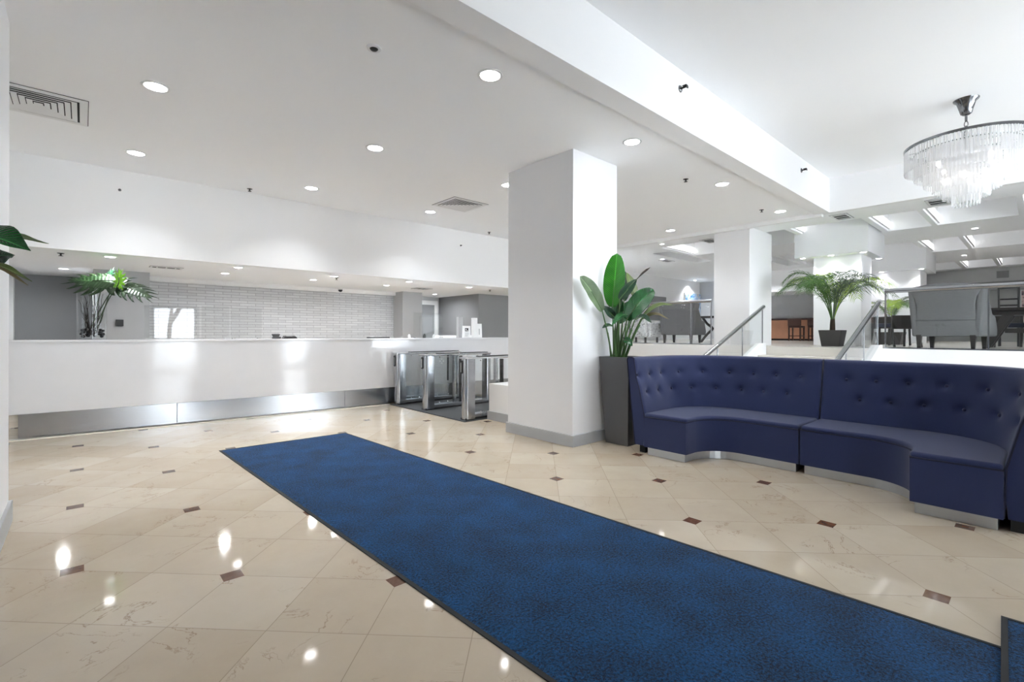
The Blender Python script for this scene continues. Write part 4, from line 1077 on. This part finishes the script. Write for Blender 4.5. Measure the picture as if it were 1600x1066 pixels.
# ================================================================== small things on the counter
CTZ = 1.222
p = dep(431, 527, 8.36 * FW[1] + 2.33 * FW[0])
t = thing('desk_phone', 'small black desk phone on the counter, left of the card terminal', 'phone', (2.35, 8.36, CTZ))
obj('base', MB().box(2.29, 2.41, 8.33, 8.42, CTZ, CTZ + .03), M['black'], t, bevel=.008)
obj('head', MB().hexa([(2.295, 8.35, CTZ + .03), (2.385, 8.35, CTZ + .03), (2.385, 8.39, CTZ + .03), (2.295, 8.39, CTZ + .03)], [(2.28, 8.38, CTZ + .075), (2.41, 8.38, CTZ + .075), (2.41, 8.41, CTZ + .07), (2.28, 8.41, CTZ + .07)]), M['black'], t, bevel=.006)
t = thing('card_terminal', 'low black card terminal lying on the counter', 'terminal', (2.55, 8.36, CTZ))
obj('body', MB().hexa([(2.43, 8.30, CTZ), (2.66, 8.30, CTZ), (2.66, 8.40, CTZ), (2.43, 8.40, CTZ)], [(2.46, 8.31, CTZ + .03), (2.64, 8.31, CTZ + .03), (2.64, 8.39, CTZ + .05), (2.46, 8.39, CTZ + .05)]), M['black'], t, bevel=.008)
obj('keys', MB().box(2.49, 2.58, 8.325, 8.38, CTZ + .036, CTZ + .045), M['bottlegrey'], t)
def onct(x, yo): return cl((x + 1.3) / math.cos(ca), yo)
def sign_card(x, w, h, lab, extra):
    q = onct(x, 0.22)
    t = thing('sign_holder', lab, 'sign', (q[0], q[1], CTZ), 'white sign cards on the counter')
    obj('card', MB().hexa([(q[0] - w / 2, q[1], CTZ), (q[0] + w / 2, q[1] - .01, CTZ), (q[0] + w / 2, q[1] + .03, CTZ), (q[0] - w / 2, q[1] + .04, CTZ)],
                          [(q[0] - w / 2, q[1] + .015, CTZ + h), (q[0] + w / 2, q[1] + .005, CTZ + h), (q[0] + w / 2, q[1] + .012, CTZ + h), (q[0] - w / 2, q[1] + .022, CTZ + h)]), M['paper'], t, bevel=.002)
    return t, q
t, q = sign_card(6.07, 0.20, 0.25, 'white sign card with a black square logo on the counter', 0)
lg = MB()
yf = q[1] + .008
lg.box(q[0] - .045, q[0] + .04, yf - .010, yf - .004, CTZ + .135, CTZ + .20)
obj('logo', lg, M['black'], t)
lw = MB().box(q[0] - .030, q[0] - .010, yf - .014, yf - .010, CTZ + .15, CTZ + .185).box(q[0] + .005, q[0] + .025, yf - .014, yf - .010, CTZ + .145, CTZ + .16)
obj('logo_mark', lw, M['paper'], t)
ll = MB()
for k in range(4): ll.box(q[0] - .05, q[0] + .05 - .012 * (k % 2), yf - .012, yf - .006, CTZ + .03 + .024 * k, CTZ + .038 + .024 * k)
obj('printed_lines', ll, M['bottlegrey'], t)
t, q = sign_card(6.36, 0.21, 0.30, 'white sign card nearest the column on the counter', 0)
obj('printed_strip', MB().box(q[0] + .02, q[0] + .045, q[1] - .006, q[1] + .004, CTZ + .06, CTZ + .19), M['bottlegrey'], t)
q = onct(6.0, .36)
tag(obj('tall_box', MB().box(q[0] - .05, q[0] + .07, q[1], q[1] + .08, CTZ, CTZ + .44), M['bottlegrey'], loc=(q[0], q[1], CTZ), bevel=.004), 'tall grey box standing behind the logo sign card', 'box')
q = onct(6.40, .38)
tag(obj('paper_box', MB().box(q[0] - .055, q[0] + .055, q[1], q[1] + .08, CTZ, CTZ + .43), M['paper'], loc=(q[0], q[1], CTZ), bevel=.004), 'tall white box standing behind the sign card by the column', 'box')
q = onct(6.22, .14)
tag(obj('card_stack', MB().box(q[0] - .09, q[0] + .09, q[1], q[1] + .08, CTZ, CTZ + .05), M['paper'], loc=(q[0], q[1], CTZ), bevel=.003), 'low stack of white cards between the two sign cards', 'cards')
q = onct(5.62, .24)
tag(obj('document_tray', MB().box(q[0] - .21, q[0] + .21, q[1], q[1] + .25, CTZ, CTZ + .045), M['paper'], loc=(q[0], q[1], CTZ), bevel=.004), 'low white tray on the counter above the middle turnstile', 'tray')
for x, hgt, rr, mn, lab in ((4.72, .07, .03, 'paper', 'small white cup on the counter, left of the black bottle'), (5.05, .08, .03, 'black', 'small black bottle on the counter by the grey doorway'), (5.26, .07, .025, 'paper', 'small white cup on the counter, right of the black bottle')):
    q = onct(x, .2)
    tag(obj('small_bottle', MB().lathe([(0, CTZ), (rr, CTZ), (rr, CTZ + hgt * .6), (rr * .6, CTZ + hgt * .8), (rr * .6, CTZ + hgt), (0, CTZ + hgt)], q[0], q[1], 16), M[mn], loc=(q[0], q[1], CTZ), smooth=True), lab, 'bottle')
q = onct(4.1, .15)
tag(obj('keyboard', MB().box(q[0] - .2, q[0] + .2, q[1], q[1] + .14, CTZ, CTZ + .02), M['black'], loc=(q[0], q[1], CTZ), bevel=.004), 'flat dark tray on the counter above the first turnstile', 'tray')
# black thermostat on the grey wall right of the vase
tag(obj('thermostat', MB().box(0.40, 0.50, 10.27, 10.299, 1.42, 1.53), M['black'], loc=(0.45, 10.285, 1.47), bevel=.004), 'small black wall control on the grey wall right of the vase', 'wall control')

# ================================================================== rails and balustrades
def stair_rail(y, lab):
    t = thing('stair_railing', lab, 'railing', (8.3, y, 0.2), 'railings of the staircase')
    sl = 0.37; x1, z1 = 9.66, 1.835; x0 = 6.95; z0 = z1 - sl * (x1 - x0)
    obj('handrail', MB().tube([(x0, y, z0), (x1, y, z1)], 0.034, 12), M['steel'], t, smooth=True)
    obj('glass_panel', MB().extr([(x0 + .1, z0 - .62), (x1 - .03, z1 - .70), (x1 - .03, z1 - .04), (x0 + .1, z0 + .0)], 1, y - .006, y + .006), M['glass'], t)
    for xx in (7.05, 7.73, 8.7, 9.60):
        zt = z0 + sl * (xx - x0)
        obj('post', MB().tube([(xx, y, max(0.25, zt - .72)), (xx, y, zt)], 0.010, 8), M['steel'], t)
    return t
stair_rail(3.56, 'sloping steel handrail with glass on the left side of the stairs')
stair_rail(1.79, 'sloping steel handrail with glass on the right side of the stairs')
def balustrade(y0, y1, zr, lab, posts):
    x = 9.72
    t = thing('glass_balustrade', lab, 'balustrade', (x, (y0 + y1) / 2, ZF))
    obj('handrail', MB().tube([(x, y0, zr), (x, y1, zr)], 0.036, 12), M['steel'], t, smooth=True)
    ps = sorted(posts + [y0, y1])
    for i in range(len(ps) - 1):
        obj('glass_panel', MB().box(x - .006, x + .006, ps[i] + .008, ps[i + 1] - .008, ZF + .02, zr - .02), M['glass'], t)
    for q in posts + [y0 + .01, y1 - .01]:
        obj('post', MB().box(x - .02, x + .02, q - .008, q + .008, ZF, zr), M['steel'], t)
    obj('bottom_channel', MB().box(x - .025, x + .025, y0, y1, ZF, ZF + .022), M['steel'], t)
balustrade(-2.2, 1.72, 2.016, 'glass balustrade with steel handrail right of the stairs', [0.52, -0.9])
balustrade(4.60, 8.6, 2.003, 'glass balustrade with steel handrail left of the upper column', [5.05, 6.6])

# ================================================================== furniture on the upper level
def wing_chair(loc, rotz, lab, s=1.0, fab='greyfab'):
    """local: the back faces -X, seat towards +X; origin at floor"""
    t = thing('wing_chair', lab, 'armchair', (0, 0, 0))
    w = 0.40 * s
    # back: waisted outline, leaning a little, with an arched top
    hw = [(.20, 1.02), (.34, 1.01), (.46, .95), (.58, .90), (.70, .88), (.82, .94), (.92, 1.05), (1.0, 1.12)]
    rows = []
    for z_, k_ in hw:
        xo = -.40 - .12 * max(0, z_ - .45)
        rows.append([Vector(((xo - .03 * (1 - (p / 4) ** 2)) * s, w * k_ * p / 4, (z_ + (.05 * (1 - (p / 4) ** 2) if z_ == 1.0 else 0)) * s)) for p in range(-4, 5)]
                    + [Vector(((xo + .10) * s, w * k_ * p / 4, (z_ + (.05 * (1 - (p / 4) ** 2) if z_ == 1.0 else 0)) * s)) for p in range(4, -5, -1)])
    m = MB().grid(rows, closed=True); n_ = len(rows[0]); m.f += [tuple(range(n_)), tuple(range(n_ * 7, n_ * 8))]
    bk = obj('backrest', m, M[fab], t, smooth=True, bevel=.015, seg=3)
    obj('seam', MB().tube([(-.432 * s, w * p / 4 * .97, .46 * s) if abs(p) < 4 else (-.40 * s, w * p / 4 * .98, .46 * s) for p in range(-4, 5)], .006, 6), M['darkfab'], bk)
    for sg in (-1, 1):
        # wing and arm in one sweep: high at the back, curving down and forward into the arm
        prof = [(-.40, .20), (.34, .20), (.36, .30), (.33, .38), (.30, .44), (.33, .50), (.30, .55), (.20, .57), (.08, .60), (.00, .66), (-.06, .76), (-.09, .88), (-.14, .97), (-.26, 1.01), (-.44, 1.0)]
        m = MB().extr([(p * s, q * s) for p, q in prof], 1, -.045 * s, .045 * s)
        for v in m.v:
            k_ = min(1, max(0, (v.z / s - .45) / .5)); fl_ = .05 * max(0, v.x / s + .1) / .4
            v.y += sg * (w * (.93 - .08 * math.sin(PI * k_) + .14 * max(0, k_ - .6) / .4) + fl_ * s)
        obj('wing', m, M[fab], t, bevel=.03, seg=3, smooth=True)
    obj('seat', MB().box(-.34 * s, .36 * s, -w * .9, w * .9, .22 * s, .47 * s), M[fab], t, bevel=.03, seg=3)
    for sx in (-.38, .30):
        for sg in (-1, 1):
            x, y = sx * s, sg * w * .82
            obj('leg', MB().hexa([(x - .022, y - .022, 0), (x + .022, y - .022, 0), (x + .022, y + .022, 0), (x - .022, y + .022, 0)],
                                 [(x - .035, y - .035, .225 * s), (x + .035, y - .035, .225 * s), (x + .035, y + .035, .225 * s), (x - .035, y + .035, .225 * s)]), M['wood'], t)
    t.location = loc; t.rotation_euler = (0, 0, rotz)
    return t
wing_chair((10.62, 0.99, ZF), math.radians(-7), 'large grey wing armchair seen from behind, right of the stairs', 1.0)
wing_chair((11.35, 6.12, ZF), math.radians(10), 'grey wing armchair left of the upper column, behind the glass', 1.0, 'darkfab')
def patterned_chair():
    t = thing('patterned_armchair', 'pale armchair in a grey patterned fabric beside the left wing chair', 'armchair', (10.95, 7.08, ZF))
    x, y = 10.95, 7.08
    obj('seat', MB().box(x - .3, x + .3, y - .30, y + .30, ZF + .14, ZF + .40), M['pattern'], t, bevel=.03, seg=3)
    obj('backrest', MB().box(x - .36, x - .22, y - .34, y + .34, ZF + .14, ZF + .62), M['pattern'], t, bevel=.04, seg=3)
    for sg in (-1, 1):
        obj('armrest', MB().box(x - .22, x + .3, y + sg * .36 - .05, y + sg * .36 + .05, ZF + .14, ZF + .52), M['pattern'], t, bevel=.03, seg=3)
        for sx in (-.3, .25): obj('leg', MB().box(x + sx - .02, x + sx + .02, y + sg * .32 - .02, y + sg * .32 + .02, ZF, ZF + .14), M['wood'], t)
patterned_chair()
def side_chair(loc, rotz, lab, seat='navyseat', s=1.0, hb=.55, group=None):
    t = thing('side_chair', lab, 'chair', (0, 0, 0), group)
    for sg in (-1, 1):
        obj('leg', MB().tube([(-.30 * s, sg * .21, 0), (-.24 * s, sg * .21, .22), (-.22 * s, sg * .21, .42), (-.26 * s, sg * .21, hb + .05)], .022, 8), M['wood'], t, smooth=True)
        obj('leg', MB().tube([(.24 * s, sg * .21, 0), (.22 * s, sg * .21, .40)], .020, 8), M['wood'], t, smooth=True)
    obj('seat', MB().box(-.24 * s, .26 * s, -.23, .23, .36, .44), M[seat], t, bevel=.02, seg=3)
    obj('backrest', MB().hexa([(-.27 * s, -.23, hb - .17), (-.23 * s, -.23, hb - .17), (-.23 * s, .23, hb - .17), (-.27 * s, .23, hb - .17)], [(-.31 * s, -.25, hb + .08), (-.27 * s, -.25, hb + .08), (-.27 * s, .25, hb + .08), (-.31 * s, .25, hb + .08)]), M['wood'], t, bevel=.012)
    t.location = loc; t.rotation_euler = (0, 0, rotz); return t
side_chair((11.35, 1.80, ZF), math.radians(35), 'dark wooden chair with a curved back just left of the large wing armchair', hb=.50)
side_chair((12.75, 2.15, ZF), math.radians(-30), 'small chair with a grey seat and back before the far palm', 'darkfab', hb=.52)
side_chair((12.6, 0.42, ZF), math.radians(190), 'dark chair with a navy seat behind the table on the right', hb=.62)
# table right
t = thing('dining_table', 'dark wooden table with splayed legs right of the large wing armchair', 'table', (11.8, 0.0, ZF))
tx, ty, tz = 11.8, -.02, ZF + .68
obj('tabletop', MB().box(tx - .45, tx + .45, ty - .72, ty + .72, tz - .05, tz), M['wood'], t, bevel=.006)
obj('apron', MB().box(tx - .38, tx + .38, ty - .62, ty + .62, tz - .12, tz - .05), M['wood'], t, bevel=.004)
for sx in (-.36, .36):
    for sg in (-1, 1):
        obj('leg', MB().hexa([(tx + sx - .03, ty + sg * .66 - .045, ZF), (tx + sx + .03, ty + sg * .66 - .045, ZF), (tx + sx + .03, ty + sg * .66 + .045, ZF), (tx + sx - .03, ty + sg * .66 + .045, ZF)],
                             [(tx + sx - .04, ty + sg * .40 - .07, tz - .12), (tx + sx + .04, ty + sg * .40 - .07, tz - .12), (tx + sx + .04, ty + sg * .40 + .07, tz - .12), (tx + sx - .04, ty + sg * .40 + .07, tz - .12)]), M['wood'], t, bevel=.004)
obj('stretcher', MB().box(tx - .05, tx + .05, ty - .45, ty + .45, ZF + .26, ZF + .34), M['wood'], t)
# table left
t = thing('console_table', 'dark console table with curved crossed legs left of the upper column', 'table', (12.4, 5.75, ZF))
tx, ty, tz = 12.4, 5.75, ZF + .70
obj('tabletop', MB().box(tx - .25, tx + .25, ty - .55, ty + .55, tz - .05, tz), M['wood'], t, bevel=.006)
for sg in (-1, 1):
    obj('leg', MB().tube(smooth_path([(tx, ty + sg * .36, tz - .04), (tx, ty + sg * .24, tz - .2), (tx, ty + sg * .10, tz - .33), (tx, ty + sg * .24, tz - .48), (tx, ty + sg * .42, ZF)], 16), .035, 8), M['wood'], t, smooth=True)
obj('knee_brace', MB().tube([(tx, ty - .12, tz - .33), (tx, ty + .12, tz - .33)], .03, 8), M['wood'], t)
# bar stools, bar counter
t = thing('bar_counter', 'copper-panelled bar counter in the alcove left of the palm', 'bar', (18.7, 5.4, ZF))
obj('front', MB().box(18.6, 18.72, 4.3, 7.0, ZF + .06, ZF + .72), M['copper'], t)
obj('top', MB().box(18.5, 18.95, 4.25, 7.0, ZF + .72, ZF + .78), M['brownwood'], t, bevel=.006)
obj('kick', MB().box(18.62, 18.7, 4.3, 7.0, ZF, ZF + .06), M['void'], t)
def stool(loc, lab):
    t = thing('bar_stool', lab, 'stool', loc, 'stools at the copper bar')
    x, y, z = loc
    obj('seat', MB().box(x - .2, x + .2, y - .2, y + .2, z + .44, z + .50), M['brownwood'], t, bevel=.015)
    obj('backrest', MB().box(x - .22, x - .18, y - .2, y + .2, z + .50, z + .74), M['brownwood'], t, bevel=.01)
    for sx in (-.18, .18):
        for sy in (-.17, .17): obj('leg', MB().box(x + sx - .02, x + sx + .02, y + sy - .02, y + sy + .02, z, z + .44), M['brownwood'], t)
    obj('footrest', MB().box(x - .18, x + .18, y - .19, y - .15, z + .15, z + .18).box(x - .18, x + .18, y + .15, y + .19, z + .15, z + .18).box(x - .2, x - .16, y - .17, y + .17, z + .15, z + .18), M['brownwood'], t)
    return t
s1 = stool((17.9, 5.55, ZF), 'dark wooden bar stool on the left at the copper bar')
dup(s1, (18.1, 5.02, ZF), 'dark wooden bar stool on the right at the copper bar')
# high chair with a ladder back
t = thing('counter_chair', 'tall black ladder-back chair beyond the table on the right', 'chair', (13.4, 0.44, ZF))
x, y = 13.4, 0.44
for sy in (-.13, .13):
    obj('leg', MB().tube([(x, y + sy, ZF), (x, y + sy, ZF + .7), (x - .03, y + sy * 1.05, ZF + 1.16)], .016, 8), M['black'], t)
    obj('leg', MB().tube([(x + .34, y + sy, ZF), (x + .32, y + sy, ZF + .68)], .016, 8), M['black'], t)
obj('seat', MB().box(x, x + .36, y - .16, y + .16, ZF + .66, ZF + .71), M['black'], t, bevel=.01)
for zz in (.80, .92, 1.14): obj('rung', MB().box(x - .04, x - .01, y - .14, y + .14, ZF + zz - .014, ZF + zz + .014), M['black'], t)
# paintings
def painting(name, x0, x1, y0, y1, z0, z1, mn, lab, axis):
    t = thing(name, lab, 'painting', ((x0 + x1) / 2, (y0 + y1) / 2, z0))
    if axis == 'y':
        obj('canvas', MB().box(x0 + .02, x1 - .02, y0 - .012, y0, z0 + .02, z1 - .02), M[mn], t)
    else:
        obj('canvas', MB().box(x0 - .012, x0, y0 + .02, y1 - .02, z0 + .02, z1 - .02), M[mn], t)
    obj('frame', MB().box(x0, x1, y0, y1, z0, z1), M['trimwhite'], t)
painting('abstract_painting', 17.7, 19.0 - .02, 9.45, 9.499, 2.0, 2.95, 'art_blue', 'blue and white abstract painting left of the upper column', 'y')
painting('abstract_painting', 21.45, 21.499, -1.2, 0.45, 1.7, 2.68, 'art_pink', 'pink abstract painting with dark strokes at the right edge', 'x')
tag(obj('air_vent', MB().box(21.47, 21.499, 0.70, 0.97, 3.09, 3.31), M['darkwall'], loc=(21.49, .83, 3.1)), 'dark rectangular air grille on the far wall of the upper level', 'vent')

# ================================================================== light
w = bpy.data.worlds.new('daylight'); sc.world = w; w.use_nodes = True
bg = w.node_tree.nodes['Background']
bg.inputs[0].default_value = (0.87, 0.94, 1.0, 1); bg.inputs[1].default_value = 3.2
sun = bpy.data.lights.new('sun', 'SUN'); sun.energy = 46; sun.color = (0.90, 0.955, 1.0); sun.angle = math.radians(1); so_ = bpy.data.objects.new('sun', sun); C.objects.link(so_)
so_.rotation_euler = (math.radians(-36), math.radians(24), 0)       # added sun from behind the building: its forecourt bounce brightens the ceilings
pl_ = bpy.data.lights.new('chandelier_glow', 'POINT'); pl_.energy = 2; pl_.shadow_soft_size = 0.08; pl_.color = (1, .97, .93)
po = bpy.data.objects.new('chandelier_lamp', pl_); C.objects.link(po); po.location = (CX, CY, 3.2)

vs = sc.view_settings
vs.view_transform = 'Standard'; vs.look = 'None'; vs.gamma = 1.0; vs.use_curve_mapping = False
vs.exposure = 0.25
sc.cycles.use_denoising = True
sc.cycles.max_bounces = 10; sc.cycles.diffuse_bounces = 8; sc.cycles.glossy_bounces = 5; sc.cycles.transparent_max_bounces = 24
sc.cycles.sample_clamp_indirect = 40.0
sc.cycles.caustics_reflective = False; sc.cycles.caustics_refractive = False
